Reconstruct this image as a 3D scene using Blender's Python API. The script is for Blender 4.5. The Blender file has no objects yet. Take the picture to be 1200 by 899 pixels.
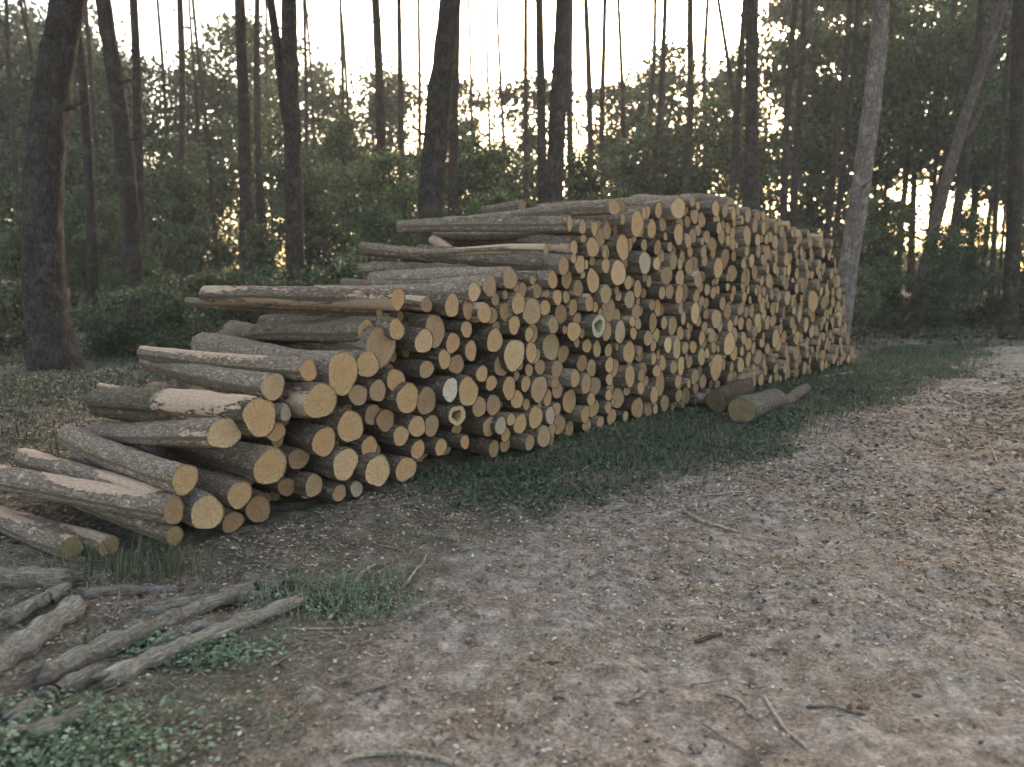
import bpy, math, random
import numpy as np
from mathutils import Vector, Matrix, Quaternion

S = bpy.context.scene
C = S.collection
R = math.radians
# ------------------------------------------------------------------ camera
FPX = 930.0; CX = 600.0; CY = 449.5; HOR = 310.0; CAMZ = 1.6
PITCH = math.atan((CY - HOR) / FPX)
cam = bpy.data.cameras.new('camera'); camo = bpy.data.objects.new('camera', cam); C.objects.link(camo)
camo.location = (0, 0, CAMZ); camo.rotation_euler = (math.pi / 2 - PITCH, 0, 0)
cam.sensor_width = 36; cam.lens = FPX / 1200 * 36; cam.clip_start = 0.05; cam.clip_end = 2000
cam.dof.use_dof = True; cam.dof.focus_distance = 5.2; cam.dof.aperture_fstop = 1.7
S.camera = camo
# ------------------------------------------------------------------ light
SUN_EL = R(24); SUN_AZ = R(14)      # low sun behind the wood on the right
W = bpy.data.worlds.new('World'); S.world = W; W.use_nodes = True
nt = W.node_tree; nt.nodes.clear()
wo = nt.nodes.new('ShaderNodeOutputWorld'); bg = nt.nodes.new('ShaderNodeBackground'); sk = nt.nodes.new('ShaderNodeTexSky')
sk.sky_type = 'NISHITA'; sk.sun_disc = False; sk.sun_elevation = SUN_EL; sk.sun_rotation = SUN_AZ
sk.air_density = 1.0; sk.dust_density = 3.0; sk.ozone_density = 0.6
bg.inputs['Strength'].default_value = 0.14
nt.links.new(sk.outputs[0], bg.inputs[0]); nt.links.new(bg.outputs[0], wo.inputs[0])
sun = bpy.data.lights.new('sun', 'SUN'); sun.energy = 0.6; sun.angle = R(12); sun.color = (1, .9, .78)
suno = bpy.data.objects.new('sun', sun); C.objects.link(suno)
sd = Vector((math.sin(SUN_AZ) * math.cos(SUN_EL), math.cos(SUN_AZ) * math.cos(SUN_EL), math.sin(SUN_EL)))
suno.rotation_euler = sd.to_track_quat('Z', 'Y').to_euler()
S.view_settings.view_transform = 'Standard'; S.view_settings.look = 'None'
S.view_settings.use_white_balance = True; S.view_settings.white_balance_temperature = 7900; S.view_settings.white_balance_tint = 10
S.view_settings.exposure = 2.35; S.view_settings.gamma = 1.0
S.render.engine = 'CYCLES'
S.cycles.max_bounces = 6; S.cycles.transparent_max_bounces = 8

rng = np.random.default_rng(7); random.seed(7)
CAM = Vector((0, 0, CAMZ))
FW = Vector((0, math.cos(PITCH), -math.sin(PITCH))); UP = Vector((0, math.sin(PITCH), math.cos(PITCH))); RT = Vector((1, 0, 0))
def ray(px, py): return RT * ((px - CX) / FPX) + UP * ((CY - py) / FPX) + FW
def G(px, py, z=0.0):
    d = ray(px, py); return CAM + d * ((z - CAMZ) / d.z)
def AT(px, py, Y):                      # point at forward distance Y (world y)
    d = ray(px, py); return CAM + d * (Y / d.y)
def proj(p):
    v = Vector(p) - CAM; z = v.dot(FW)
    return CX + FPX * v.dot(RT) / z, CY - FPX * v.dot(UP) / z, z

# ------------------------------------------------------------------ numpy noise
def _h(ix, iy, iz):
    n = (ix.astype(np.int64) * 374761393 + iy.astype(np.int64) * 668265263 + iz.astype(np.int64) * 1274126177) & 0x7fffffff
    n = ((n ^ (n >> 13)) * 1103515245) & 0x7fffffff
    n = ((n ^ (n >> 11)) * 12345 + 1013904223) & 0x7fffffff
    return (n ^ (n >> 15)).astype(np.float64) / 0x7fffffff
def vnoise(x, y, z=0.0, s=1.0):
    x = np.asarray(x, float) * s; y = np.asarray(y, float) * s; z = np.asarray(z, float) * s + x * 0
    fx, fy, fz = np.floor(x), np.floor(y), np.floor(z)
    u, v, w = x - fx, y - fy, z - fz
    u = u * u * (3 - 2 * u); v = v * v * (3 - 2 * v); w = w * w * (3 - 2 * w)
    r = 0
    for a in (0, 1):
        for b in (0, 1):
            for c in (0, 1):
                r = r + _h(fx + a, fy + b, fz + c) * (u if a else 1 - u) * (v if b else 1 - v) * (w if c else 1 - w)
    return r * 2 - 1
def fbm(x, y, z=0.0, s=1.0, o=4):
    r = 0; a = 1.0
    for i in range(o):
        r = r + a * vnoise(np.asarray(x) + 17.3 * i, np.asarray(y) - 9.1 * i, z, s); a *= .5; s *= 2.03
    return r

# ------------------------------------------------------------------ materials
class NT:
    def __init__(s, name):
        s.m = bpy.data.materials.new(name); s.m.use_nodes = True; s.t = s.m.node_tree; s.t.nodes.clear()
        s.out = s.n('ShaderNodeOutputMaterial')
    def n(s, typ, **kw):
        nd = s.t.nodes.new(typ)
        for k, v in kw.items():
            if k in nd.bl_rna.properties: setattr(nd, k, v)
            else: nd.inputs[k.replace('_', ' ')].default_value = v
        return nd
    def l(s, a, b): s.t.links.new(a, b)
    def attr(s, name): return s.n('ShaderNodeAttribute', attribute_name=name)
    def noise(s, vec, scale, detail=6, rough=.6, dist=0.0):
        nd = s.n('ShaderNodeTexNoise'); nd.inputs['Scale'].default_value = scale; nd.inputs['Detail'].default_value = detail
        nd.inputs['Roughness'].default_value = rough; nd.inputs['Distortion'].default_value = dist
        if vec is not None: s.l(vec, nd.inputs['Vector'])
        return nd.outputs['Fac']
    def ramp(s, fac, stops, interp='LINEAR'):
        nd = s.n('ShaderNodeValToRGB'); cr = nd.color_ramp; cr.interpolation = interp
        while len(cr.elements) < len(stops): cr.elements.new(.5)
        for e, (p, c) in zip(cr.elements, stops):
            e.position = p; e.color = (c if len(c) == 4 else (*c, 1)) if not isinstance(c, float) else (c, c, c, 1)
        s.l(fac, nd.inputs[0]); return nd.outputs[0]
    def mix(s, f, a, b, mode='MIX'):
        nd = s.n('ShaderNodeMix', data_type='RGBA', blend_type=mode)
        for sock, v in ((nd.inputs[0], f), (nd.inputs[6], a), (nd.inputs[7], b)):
            if hasattr(v, 'links'): s.l(v, sock)
            elif isinstance(v, (int, float)): sock.default_value = v
            else: sock.default_value = (*v, 1) if len(v) == 3 else v
        return nd.outputs[2]
    def math(s, op, a, b=0.0, clamp=False):
        nd = s.n('ShaderNodeMath', operation=op, use_clamp=clamp)
        for i, v in enumerate((a, b)):
            if hasattr(v, 'links'): s.l(v, nd.inputs[i])
            else: nd.inputs[i].default_value = v
        return nd.outputs[0]
    def mapping(s, vec, scale):
        nd = s.n('ShaderNodeMapping'); nd.inputs['Scale'].default_value = scale; s.l(vec, nd.inputs['Vector']); return nd.outputs[0]
    def fin(s, col, rough=.9, bump=None, strength=.5, dist=.01, spec=.2, trans=0.0):
        b = s.n('ShaderNodeBsdfPrincipled'); b.inputs['Roughness'].default_value = rough
        b.inputs['Specular IOR Level'].default_value = spec
        s.l(col, b.inputs['Base Color'])
        if bump is not None:
            bn = s.n('ShaderNodeBump'); bn.inputs['Strength'].default_value = strength; bn.inputs['Distance'].default_value = dist
            s.l(bump, bn.inputs['Height']); s.l(bn.outputs[0], b.inputs['Normal'])
        if trans > 0:
            t = s.n('ShaderNodeBsdfTranslucent'); s.l(col, t.inputs[0])
            mx = s.n('ShaderNodeMixShader'); mx.inputs[0].default_value = trans
            s.l(b.outputs[0], mx.inputs[1]); s.l(t.outputs[0], mx.inputs[2]); s.l(mx.outputs[0], s.out.inputs[0])
        else: s.l(b.outputs[0], s.out.inputs[0])
        return s.m

def mat_bark():        # uv: metres along, metres round; attribute tint: rgb, torn: bare wood showing, moss
    m = NT('log_bark'); uv = m.n('ShaderNodeUVMap', uv_map='UVMap').outputs[0]
    wn = m.n('ShaderNodeTexNoise'); wn.inputs['Scale'].default_value = 14; wn.inputs['Detail'].default_value = 4; m.l(uv, wn.inputs['Vector'])
    off = m.n('ShaderNodeVectorMath', operation='MULTIPLY_ADD'); m.l(wn.outputs['Color'], off.inputs[0]); off.inputs[1].default_value = (.09, .05, 0); m.l(uv, off.inputs[2])
    wuv = off.outputs[0]
    n1 = m.noise(m.mapping(wuv, (7, 18, 1)), 2.0, 8, .7, .8); n2 = m.noise(m.mapping(wuv, (16, 46, 1)), 1.8, 6, .72, .4)
    vor = m.n('ShaderNodeTexVoronoi', feature='DISTANCE_TO_EDGE'); m.l(m.mapping(wuv, (11, 30, 1)), vor.inputs['Vector']); vor.inputs['Scale'].default_value = 1.6
    crack = m.ramp(m.math('ADD', vor.outputs['Distance'], m.math('MULTIPLY', m.math('SUBTRACT', n2, .5), .35)), [(0, (0, 0, 0)), (.2, (1, 1, 1))])
    c = m.ramp(n1, [(.30, (.035, .026, .02)), (.46, (.11, .083, .065)), (.58, (.21, .168, .135)), (.72, (.36, .30, .25))])
    c = m.mix(.5, c, m.ramp(n2, [(.3, (.05, .039, .03)), (.7, (.34, .285, .235))]))
    c = m.mix(m.math('MULTIPLY', m.math('SUBTRACT', 1.0, crack), .45), c, (.03, .022, .018))
    li = m.noise(uv, 9, 6, .7)
    c = m.mix(m.ramp(li, [(.58, (0, 0, 0)), (.70, (.6, .6, .6))]), c, (.42, .42, .39))
    c = m.mix(1.0, c, m.attr('tint').outputs['Color'], 'MULTIPLY')
    tc = m.ramp(n2, [(.25, (.22, .13, .085)), (.5, (.40, .275, .19)), (.8, (.56, .44, .33))])
    tf = m.math('ADD', m.attr('torn').outputs['Fac'], m.math('MULTIPLY', m.math('SUBTRACT', n1, .5), 1.1))
    tfr = m.ramp(tf, [(.44, (0, 0, 0)), (.52, (1, 1, 1))])
    c = m.mix(tfr, c, tc)
    mf = m.math('ADD', m.attr('moss').outputs['Fac'], m.math('MULTIPLY', m.math('SUBTRACT', li, .5), 1.8))
    c = m.mix(m.ramp(mf, [(.5, (0, 0, 0)), (.75, (.7, .7, .7))]), c, (.065, .085, .04))
    h = m.math('ADD', m.math('MULTIPLY', crack, .4), m.math('ADD', n1, m.math('MULTIPLY', n2, .5)))
    h = m.math('MULTIPLY', h, m.math('SUBTRACT', 1.15, tfr))
    return m.fin(c, .92, h, .9, .014, .1)
def mat_weathered():
    m = NT('weathered_wood'); uv = m.n('ShaderNodeUVMap', uv_map='UVMap').outputs[0]
    f = m.noise(m.mapping(uv, (6, 70, 1)), 1.3, 8, .8, .2); b = m.noise(m.mapping(uv, (5, 12, 1)), 1.6, 6, .7, .6); sp = m.noise(uv, 45, 5, .75)
    c = m.ramp(f, [(.34, (.05, .042, .035)), (.5, (.2, .18, .155)), (.66, (.42, .39, .345))])
    c = m.mix(m.ramp(b, [(.42, (0, 0, 0)), (.54, (.9, .9, .9))]), c, m.ramp(sp, [(.35, (.05, .038, .03)), (.65, (.24, .2, .165))]))
    c = m.mix(m.ramp(sp, [(.6, (0, 0, 0)), (.7, (.5, .5, .5))]), c, (.42, .43, .40))
    c = m.mix(1.0, c, m.attr('tint').outputs['Color'], 'MULTIPLY')
    mf = m.math('ADD', m.attr('moss').outputs['Fac'], m.math('MULTIPLY', m.math('SUBTRACT', b, .5), 1.6))
    c = m.mix(m.ramp(mf, [(.5, (0, 0, 0)), (.72, (.7, .7, .7))]), c, (.065, .085, .04))
    return m.fin(c, .93, m.math('ADD', m.math('ADD', f, b), sp), .9, .012, .1)
def mat_cut():         # uv: unit disc; tint: colour of the wood
    m = NT('cut_wood'); uv = m.n('ShaderNodeUVMap', uv_map='UVMap').outputs[0]
    tint = m.attr('tint').outputs['Color']
    ln = m.n('ShaderNodeVectorMath', operation='LENGTH'); m.l(uv, ln.inputs[0]); r = ln.outputs['Value']
    wob = m.noise(uv, 1.6, 3, .5)
    rr = m.math('ADD', r, m.math('MULTIPLY', wob, .16))
    rings = m.math('SINE', m.math('MULTIPLY', rr, 75.0))
    g = m.ramp(rr, [(.0, (.62, .50, .40)), (.10, (.86, .78, .7)), (.55, (.98, .95, .9)), (.85, (1.08, 1.06, 1.02)), (1.05, (1.25, 1.22, 1.15))])
    c = m.mix(1.0, tint, g, 'MULTIPLY')
    c = m.mix(m.math('MULTIPLY', m.math('ADD', rings, 1.0), .11), c, (.16, .08, .035))
    sp = m.noise(m.mapping(uv, (2.2, 30, 1)), 1.5, 5, .8)
    dirt = m.noise(uv, 5.5, 6, .75)
    c = m.mix(m.ramp(m.math('ADD', dirt, m.math('MULTIPLY', r, .12)), [(.56, (0, 0, 0)), (.72, (.7, .7, .7))]), c, (.13, .095, .06))
    rad_ = m.noise(m.mapping(uv, (1, 1, 1)), 30, 3, .6)
    c = m.mix(.35, c, m.mix(1.0, c, m.ramp(rad_, [(.35, (.6, .58, .55)), (.65, (1.35, 1.35, 1.3))]), 'MULTIPLY'))
    c = m.mix(m.ramp(sp, [(.35, (.35, .35, .35)), (.62, (0, 0, 0))]), c, (.2, .12, .06))
    bl = m.noise(uv, 2.4, 4, .6)
    c = m.mix(m.ramp(bl, [(.5, (0, 0, 0)), (.72, (.4, .4, .4))]), c, (.34, .27, .19))
    vo = m.n('ShaderNodeTexVoronoi', feature='DISTANCE_TO_EDGE'); m.l(m.mapping(uv, (.45, .45, 1)), vo.inputs['Vector']); vo.inputs['Scale'].default_value = 1.0
    ck = m.ramp(vo.outputs['Distance'], [(.0, (.35, .35, .35)), (.008, (0, 0, 0))])
    c = m.mix(ck, c, (.06, .035, .02))
    return m.fin(c, .85, m.math('ADD', sp, m.math('MULTIPLY', rings, .1)), .35, .004, .15)
def mat_pine():
    m = NT('pine_bark'); uv = m.n('ShaderNodeUVMap', uv_map='UVMap').outputs[0]
    v = m.mapping(uv, (7, 24, 1)); n1 = m.noise(v, 1.2, 7, .7, .5)
    vor = m.n('ShaderNodeTexVoronoi', feature='DISTANCE_TO_EDGE'); m.l(m.mapping(uv, (5, 17, 1)), vor.inputs['Vector'])
    cr = m.ramp(vor.outputs['Distance'], [(0, (0, 0, 0)), (.2, (1, 1, 1))])
    c = m.ramp(n1, [(.3, (.03, .025, .022)), (.5, (.085, .07, .062)), (.72, (.17, .145, .13))])
    c = m.mix(m.math('MULTIPLY', m.math('SUBTRACT', 1.0, cr), .8), c, (.012, .009, .008))
    c = m.mix(m.ramp(m.noise(uv, 3.5, 6, .75), [(.5, (0, 0, 0)), (.7, (.5, .5, .5))]), c, (.2, .2, .17))
    c = m.mix(1.0, c, m.attr('tint').outputs['Color'], 'MULTIPLY')
    return m.fin(c, .95, m.math('ADD', cr, n1), .9, .03, .1)
def mat_leaf(name, trans=.26, spec=.25, rough=.6):
    m = NT(name); c = m.attr('tint').outputs['Color']
    return m.fin(m.mix(0.0, c, c), rough, None, trans=trans, spec=spec)
def mat_ground():
    m = NT('forest_soil'); p = m.n('ShaderNodeNewGeometry').outputs['Position']
    n1 = m.noise(p, .8, 6, .6); n2 = m.noise(p, 9, 8, .7); n3 = m.noise(p, 60, 5, .75); n4 = m.noise(p, 2.6, 6, .62, .4)
    road = m.ramp(n2, [(.34, (.08, .058, .044)), (.5, (.235, .185, .15)), (.66, (.44, .37, .31))])
    road = m.mix(m.ramp(n1, [(.35, (0, 0, 0)), (.7, (1, 1, 1))]), road, m.ramp(n2, [(.3, (.14, .125, .108)), (.7, (.34, .305, .27))]))
    road = m.mix(m.ramp(n4, [(.48, (0, 0, 0)), (.62, (.75, .75, .75))]), road, m.ramp(n3, [(.3, (.09, .065, .045)), (.7, (.26, .2, .14))]))
    soil = m.ramp(n2, [(.3, (.06, .048, .036)), (.52, (.16, .13, .10)), (.75, (.28, .23, .18))])
    soil = m.mix(m.ramp(n4, [(.4, (0, 0, 0)), (.6, (.6, .6, .6))]), soil, (.06, .07, .04))
    f = m.math('ADD', m.attr('dirt').outputs['Fac'], m.math('MULTIPLY', m.math('SUBTRACT', m.noise(p, 3.2, 6, .7), .5), 1.1))
    c = m.mix(m.ramp(f, [(.36, (0, 0, 0)), (.64, (1, 1, 1))]), soil, road)
    c = m.mix(.6, c, m.mix(1.0, c, m.ramp(n3, [(.35, (.25, .25, .25)), (.65, (1.8, 1.8, 1.75))]), 'MULTIPLY'))
    h = m.math('ADD', m.math('MULTIPLY', n2, .8), m.math('MULTIPLY', n3, .5))
    return m.fin(c, .95, h, .9, .03, .1)
M_BARK = mat_bark(); M_WEATH = mat_weathered(); M_CUT = mat_cut(); M_PINE = mat_pine(); M_LEAF = mat_leaf('leaves'); M_NEEDLE = mat_leaf('needles', .2)
M_GROUND = mat_ground(); M_LITTER = mat_leaf('litter', .1, .15, .85); M_GRASS = mat_leaf('grass_blade', .3)

# ------------------------------------------------------------------ mesh helpers
def mesh(name, V, F, mats, tint=None, uv=None, midx=None, smooth=True, attrs=None):
    me = bpy.data.meshes.new(name)
    V = np.asarray(V, dtype=np.float32)
    if isinstance(F, np.ndarray):
        k = F.shape[1]; nf = len(F)
        me.vertices.add(len(V)); me.vertices.foreach_set('co', V.ravel())
        me.loops.add(nf * k); me.loops.foreach_set('vertex_index', F.ravel().astype(np.int32))
        me.polygons.add(nf); me.polygons.foreach_set('loop_start', np.arange(nf, dtype=np.int32) * k)
        me.polygons.foreach_set('loop_total', np.full(nf, k, np.int32))
        me.update(calc_edges=True)
    else:
        me.from_pydata([tuple(map(float, v)) for v in V], [], F)
    for mt in mats: me.materials.append(mt)
    if midx is not None: me.polygons.foreach_set('material_index', np.asarray(midx, np.int32))
    if smooth: me.polygons.foreach_set('use_smooth', np.ones(len(me.polygons), bool))
    if tint is not None:
        a = me.color_attributes.new('tint', 'FLOAT_COLOR', 'POINT'); t = np.ones((len(V), 4), np.float32); t[:, :3] = tint
        a.data.foreach_set('color', t.ravel())
    if attrs:
        for k_, v_ in attrs.items():
            a = me.attributes.new(k_, 'FLOAT', 'POINT'); a.data.foreach_set('value', np.asarray(v_, np.float32) * np.ones(len(V), np.float32))
    if uv is not None:
        u = me.uv_layers.new(name='UVMap'); li = np.zeros(len(me.loops), np.int32); me.loops.foreach_get('vertex_index', li)
        u.data.foreach_set('uv', np.asarray(uv, np.float32)[li].ravel())
    return me
def link(name, me, parent=None, label=None, cat=None, group=None, kind=None, mw=None):
    o = bpy.data.objects.new(name, me); C.objects.link(o)
    if parent is not None: o.parent = parent
    if mw is not None: o.matrix_basis = mw
    if label: o['label'] = label
    if cat: o['category'] = cat
    if group: o['group'] = group
    if kind: o['kind'] = kind
    return o

# ------------------------------------------------------------------ ground
EDGE = [(-3.0, -30), (-2.2, 0.0), (-0.95, 2.0), (-0.75, 2.6), (-0.6, 3.3), (-0.15, 4.4), (.5, 5.2), (1.75, 6.4), (2.6, 7.7), (4.1, 9.3), (6.4, 12.2), (8.9, 15.3), (14, 17.0), (40, 21), (400, 60)]
ex = np.array([e[0] for e in EDGE], float); ey = np.array([e[1] for e in EDGE], float)
def dirt_mask(x, y):
    e = np.interp(y, ey, ex)
    w = .6 + .03 * np.abs(y)
    return np.clip(.5 + (x - e) / (2 * w), 0, 1)
def gz(x, y):
    x = np.asarray(x, float); y = np.asarray(y, float)
    d = dirt_mask(x, y); dist = np.hypot(x, y - 3)
    base = .05 * vnoise(x, y, 0, .35) + .025 * fbm(x, y, 3, 1.1, 3)
    fine = .012 * fbm(x, y, 7, 5.0, 3) + .016 * (1 - d) * fbm(x, y, 1, 9.0, 2)
    rut = -.035 * np.exp(-((x - np.interp(y, ey, ex) - 1.5) / .35) ** 2) - .03 * np.exp(-((x - np.interp(y, ey, ex) - 3.2) / .35) ** 2)
    far = np.clip((dist - 25) / 100, 0, 1) * 1.2 * vnoise(x, y, 9, .02)
    left = .0
    return (base + fine) * np.clip(1.15 - .3 * (dist > 60), 0, 1.2) + rut * d + far + left - .01
def axis(n, A, c, lim):
    u = np.linspace(-1, 1, n); k = math.asinh(lim / A); return c + A * np.sinh(k * u)
gx = axis(640, 1.2, 0.6, 180); gy = axis(640, 1.2, 4.0, 180)
GX, GY = np.meshgrid(gx, gy); gv = np.stack([GX.ravel(), GY.ravel(), gz(GX.ravel(), GY.ravel())], 1)
D = dirt_mask(gv[:, 0], gv[:, 1]); nx = len(gx)
i = np.arange(len(gx) - 1)[None, :] + nx * np.arange(len(gy) - 1)[:, None]; i = i.ravel()
GF = np.stack([i, i + 1, i + nx + 1, i + nx], 1); fm = D[GF].mean(1) > .5
def submesh(name, sel):
    f = GF[sel]; idx = np.unique(f); mp = np.zeros(len(gv), np.int64); mp[idx] = np.arange(len(idx))
    me = mesh(name, gv[idx], mp[f], [M_GROUND], attrs={'dirt': D[idx]}); return link(name, me, kind='structure')
submesh('forest_floor', ~fm); submesh('dirt_track', fm)
def gz1(x, y): return float(gz(np.array([x]), np.array([y]))[0])

# ------------------------------------------------------------------ logs
ringc = {}
def log_arrays(r, L, seg=14, rings=8, rough=.02, seed=0, bend=0., taper=.1, torn=0., moss=0., oval=1., split=0., front_only=False):
    """local axis +X from the sawn front end; returns bark (V,F,uv,torn,moss,matidx) and cut end (V,F,uv)"""
    a = np.linspace(0, 2 * math.pi, seg, endpoint=False)
    lump = 1 + .055 * np.sin(2 * a + seed) + .045 * np.sin(3 * a + seed * 1.7) + .03 * np.sin(5 * a + seed * 2.3) + (.012 * np.sin(9 * a + seed) if seg > 18 else 0)
    xs = np.linspace(0, L, rings)
    A, X = np.meshgrid(a, xs)
    rad = r * (1 - taper * X / L) * (1 + .04 * np.sin(X / L * 5 + seed)) * np.tile(lump, (rings, 1))
    rad = rad * (1 + rough * fbm(X * 6 + seed * 3.1, np.cos(A) * r * 26, np.sin(A) * r * 26, 1.0, 3))
    rad[0] = r * lump
    cy_ = bend * np.sin(X / L * math.pi); cz_ = bend * .5 * np.sin(X / L * math.pi * 1.3 + seed)
    cy_[0] = 0; cz_ = cz_ - cz_[0]
    Y = np.cos(A) * rad * oval + cy_; Z = np.sin(A) * rad / oval + cz_
    V = np.stack([X.ravel(), Y.ravel(), Z.ravel()], 1)
    F = []; mi = []
    for q in range(rings - 1):
        for s_ in range(seg):
            s2 = (s_ + 1) % seg
            F.append((q * seg + s_, (q + 1) * seg + s_, (q + 1) * seg + s2, q * seg + s2)); mi.append(0)
    uv = np.stack([X.ravel() + seed * .37, (A * r).ravel()], 1)
    tv = np.full(len(V), 0.0)
    if torn > 0:
        tv = torn * (1.0 * (.55 + .45 * np.sin(A * 1 + seed) ) * (.5 + .5 * vnoise(X * 2 + seed, A, 0, 1.0))).ravel() + torn * .25
    mv = moss * np.clip(np.sin(A) * .5 + .5, 0, 1).ravel() * (.5 + .5 * vnoise(X * 1.5 + seed, A * 0, 2, 1.0).ravel()) + moss * .2
    # back cap
    nb = len(V); V = np.vstack([V, V[(rings - 1) * seg:rings * seg].mean(0)[None] + np.array([[.0, 0, 0]])])
    uv = np.vstack([uv, [[0, 0]]]); tv = np.append(tv, .9); mv = np.append(mv, 0)
    for s_ in range(seg):
        F.append(((rings - 1) * seg + s_, nb, (rings - 1) * seg + (s_ + 1) % seg)); mi.append(1)
    # cut end
    cr = [0.0, .33, .66, .965]
    CV = [(.004, 0, 0)]; CU = [(0, 0)]
    for c in cr[1:]:
        for s_ in range(seg):
            rr = r * lump[s_] * c
            CV.append((.004 + .0015 * math.sin(seed * 5 + s_ * 1.3 + c * 9), math.cos(a[s_]) * rr * oval, math.sin(a[s_]) * rr / oval))
            CU.append((math.cos(a[s_]) * c, math.sin(a[s_]) * c))
    for s_ in range(seg):   # thickness of the bark, turned in to meet the cut
        pass
    CF = []
    for s_ in range(seg): CF.append((0, 1 + (s_ + 1) % seg, 1 + s_))
    for q in range(2):
        b0 = 1 + q * seg; b1 = b0 + seg
        for s_ in range(seg):
            s2 = (s_ + 1) % seg; CF.append((b0 + s_, b0 + s2, b1 + s2, b1 + s_))
    CV = np.array(CV); CU = np.array(CU)
    ca, sa = math.cos(seed * 7.1), math.sin(seed * 7.1)
    CU = np.stack([CU[:, 0] * ca - CU[:, 1] * sa, CU[:, 0] * sa + CU[:, 1] * ca], 1)
    # bark lip ring: from bark edge in to the cut
    base = len(V); lip = np.stack([np.full(seg, -.001), np.cos(a) * r * lump * .955 * oval, np.sin(a) * r * lump * .955 / oval], 1)
    V = np.vstack([V, lip]); uv = np.vstack([uv, uv[:seg] + [[.02, 0]]]); tv = np.append(tv, tv[:seg]); mv = np.append(mv, mv[:seg] * 0)
    for s_ in range(seg):
        s2 = (s_ + 1) % seg; F.append((s_, s2, base + s2, base + s_)); mi.append(0)
    return (V, F, uv, tv, mv, mi), (CV, CF, CU)
def frame(P, axis_, roll=0.):
    x = Vector(axis_).normalized(); up = Vector((0, 0, 1)) if abs(x.z) < .95 else Vector((0, 1, 0))
    y = up.cross(x).normalized(); z = x.cross(y)
    m = Matrix((x, y, z)).transposed().to_4x4(); m.translation = Vector(P)
    return m @ Matrix.Rotation(roll, 4, 'X')

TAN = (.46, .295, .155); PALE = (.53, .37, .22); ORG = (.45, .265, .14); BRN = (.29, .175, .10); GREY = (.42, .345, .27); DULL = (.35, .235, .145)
OLIVE = (.30, .225, .12)
def thinness(r): return 'thick' if r > .125 else ('medium' if r > .085 else 'thin')

A0 = G(480, 567); A1 = G(990, 428)
FD = (A1 - A0); FD.z = 0; FD.normalize()           # along the face
NI = Vector((-FD.y, FD.x, 0))                      # into the stack
def face(px, py, pro=0.):
    d = ray(px, py); P0 = A0 - NI * pro
    t = (P0 - CAM).dot(NI) / d.dot(NI); return CAM + d * t
def sh(P): return (P - A0).dot(FD), P.z

LOGS = []   # dict: P, axis, r, L, col, label, ...
def add_log(P, ax, r, L, col, label=None, **kw):
    d = dict(P=Vector(P), ax=Vector(ax).normalized(), r=r, L=L, col=col, label=label); d.update(kw); LOGS.append(d); return d
def jit_axis(y=3., p=1.5):
    q = Quaternion((0, 0, 1), R(random.gauss(0, y))) @ Quaternion(FD, R(random.gauss(0, p))); return q @ NI
def hand(px, py, rv, col=TAN, pro=0., label=None, yaw=None, pit=0., L=None, name=None, **kw):
    P = face(px, py, pro); z = proj(P)[2]; r = rv * .97 * z / FPX
    if yaw is None: ax = jit_axis(2.5, 1)
    else: ax = Quaternion((0, 0, 1), R(yaw)) @ (Quaternion(FD, R(pit)) @ NI)
    return add_log(P, ax, r, L or random.uniform(1.75, 2.05), col, label, hand=True, short=name, **kw)
def span(px, py, bx, by, r, Y, L, col, label, pro=None, **kw):    # sawn end seen at (px,py); the log runs L metres towards the point seen at (bx,by)
    P = face(px, py, pro) if pro is not None else AT(px, py, Y)
    d = ray(bx, by).normalized(); w = P - CAM; t0 = w.dot(d); q = (w - d * t0).length
    B = CAM + d * (t0 + math.sqrt(max(L * L - q * q, 0.05)))
    B.z = max(B.z, r * .8)
    return add_log(P, B - P, r, L, col, label, hand=True, free=True, **kw)

# the heap at the left end, log by log
span(305, 489, 118, 470, .118, 0, 1.75, TAN, 'thick log with torn orange bark, mossy back end and large round tan cut end', torn=.95, moss=1.0, midtorn=True, pro=.26, name='big torn log', bend=.03, seg=28, rings=30)
span(263, 508, 118, 505, .096, 0, 1.7, PALE, 'brown log with pale streaked saw cut lying under the torn orange bark log', torn=.45, pro=.2, seg=26, rings=26)
span(217, 562, 80, 512, .080, 0, 1.7, TAN, 'grey knobbly log sloping down to a frayed bright cut end beside the heap', torn=.35, pro=.24, moss=.2, seg=26, rings=26)
span(204, 598, -60, 552, .076, 0, 2.0, BRN, 'long log with peeled pinkish top and small brown end left of the heap', torn=.75, toptorn=True, pro=.24, seg=26, rings=26)
span(192, 590, 30, 535, .085, 0, 1.8, DULL, 'log with pale bared top lying just behind the long peeled pinkish one', seg=24, rings=24, torn=.3, toptorn=True, pro=.1)
span(128, 641, -70, 596, .064, 4.3, 1.9, PALE, 'lowest log at the left edge with broad peeled top and half hidden pale end', torn=.85, toptorn=True, seg=26, rings=26)
span(84, 643, -60, 628, .066, 4.2, 1.9, OLIVE, 'dark barked log with olive brown cut end sunk in grass at the left edge', seg=24, rings=24, torn=.3, toptorn=True)
span(-12, 520, -90, 500, .07, 5.4, 1.6, GREY, 'weathered grey log poking in at the left frame edge', seg=16)
hand(243, 601, 22, PALE, .14, 'whitish log with cracked pale end', seg=26, rings=14, crack=True, tintb=(1.8, 1.85, 1.9), name='cracked pale log')
hand(281, 580, 17, TAN, .08, 'mossy green barked log with tan end beside the cracked pale log', moss=1.1, seg=24, rings=14)
hand(317, 547, 23, TAN, .10, 'thick log with oval tan end below the big torn log', seg=24, rings=14, name='thick oval log')
hand(205, 628, 12, OLIVE, .10, 'small olive brown log end almost on the grass below the heap')
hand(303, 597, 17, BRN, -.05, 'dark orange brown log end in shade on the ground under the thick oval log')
hand(273, 612, 14, BRN, -.02, 'brown shaded log end squeezed beside the cracked pale log')
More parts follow.
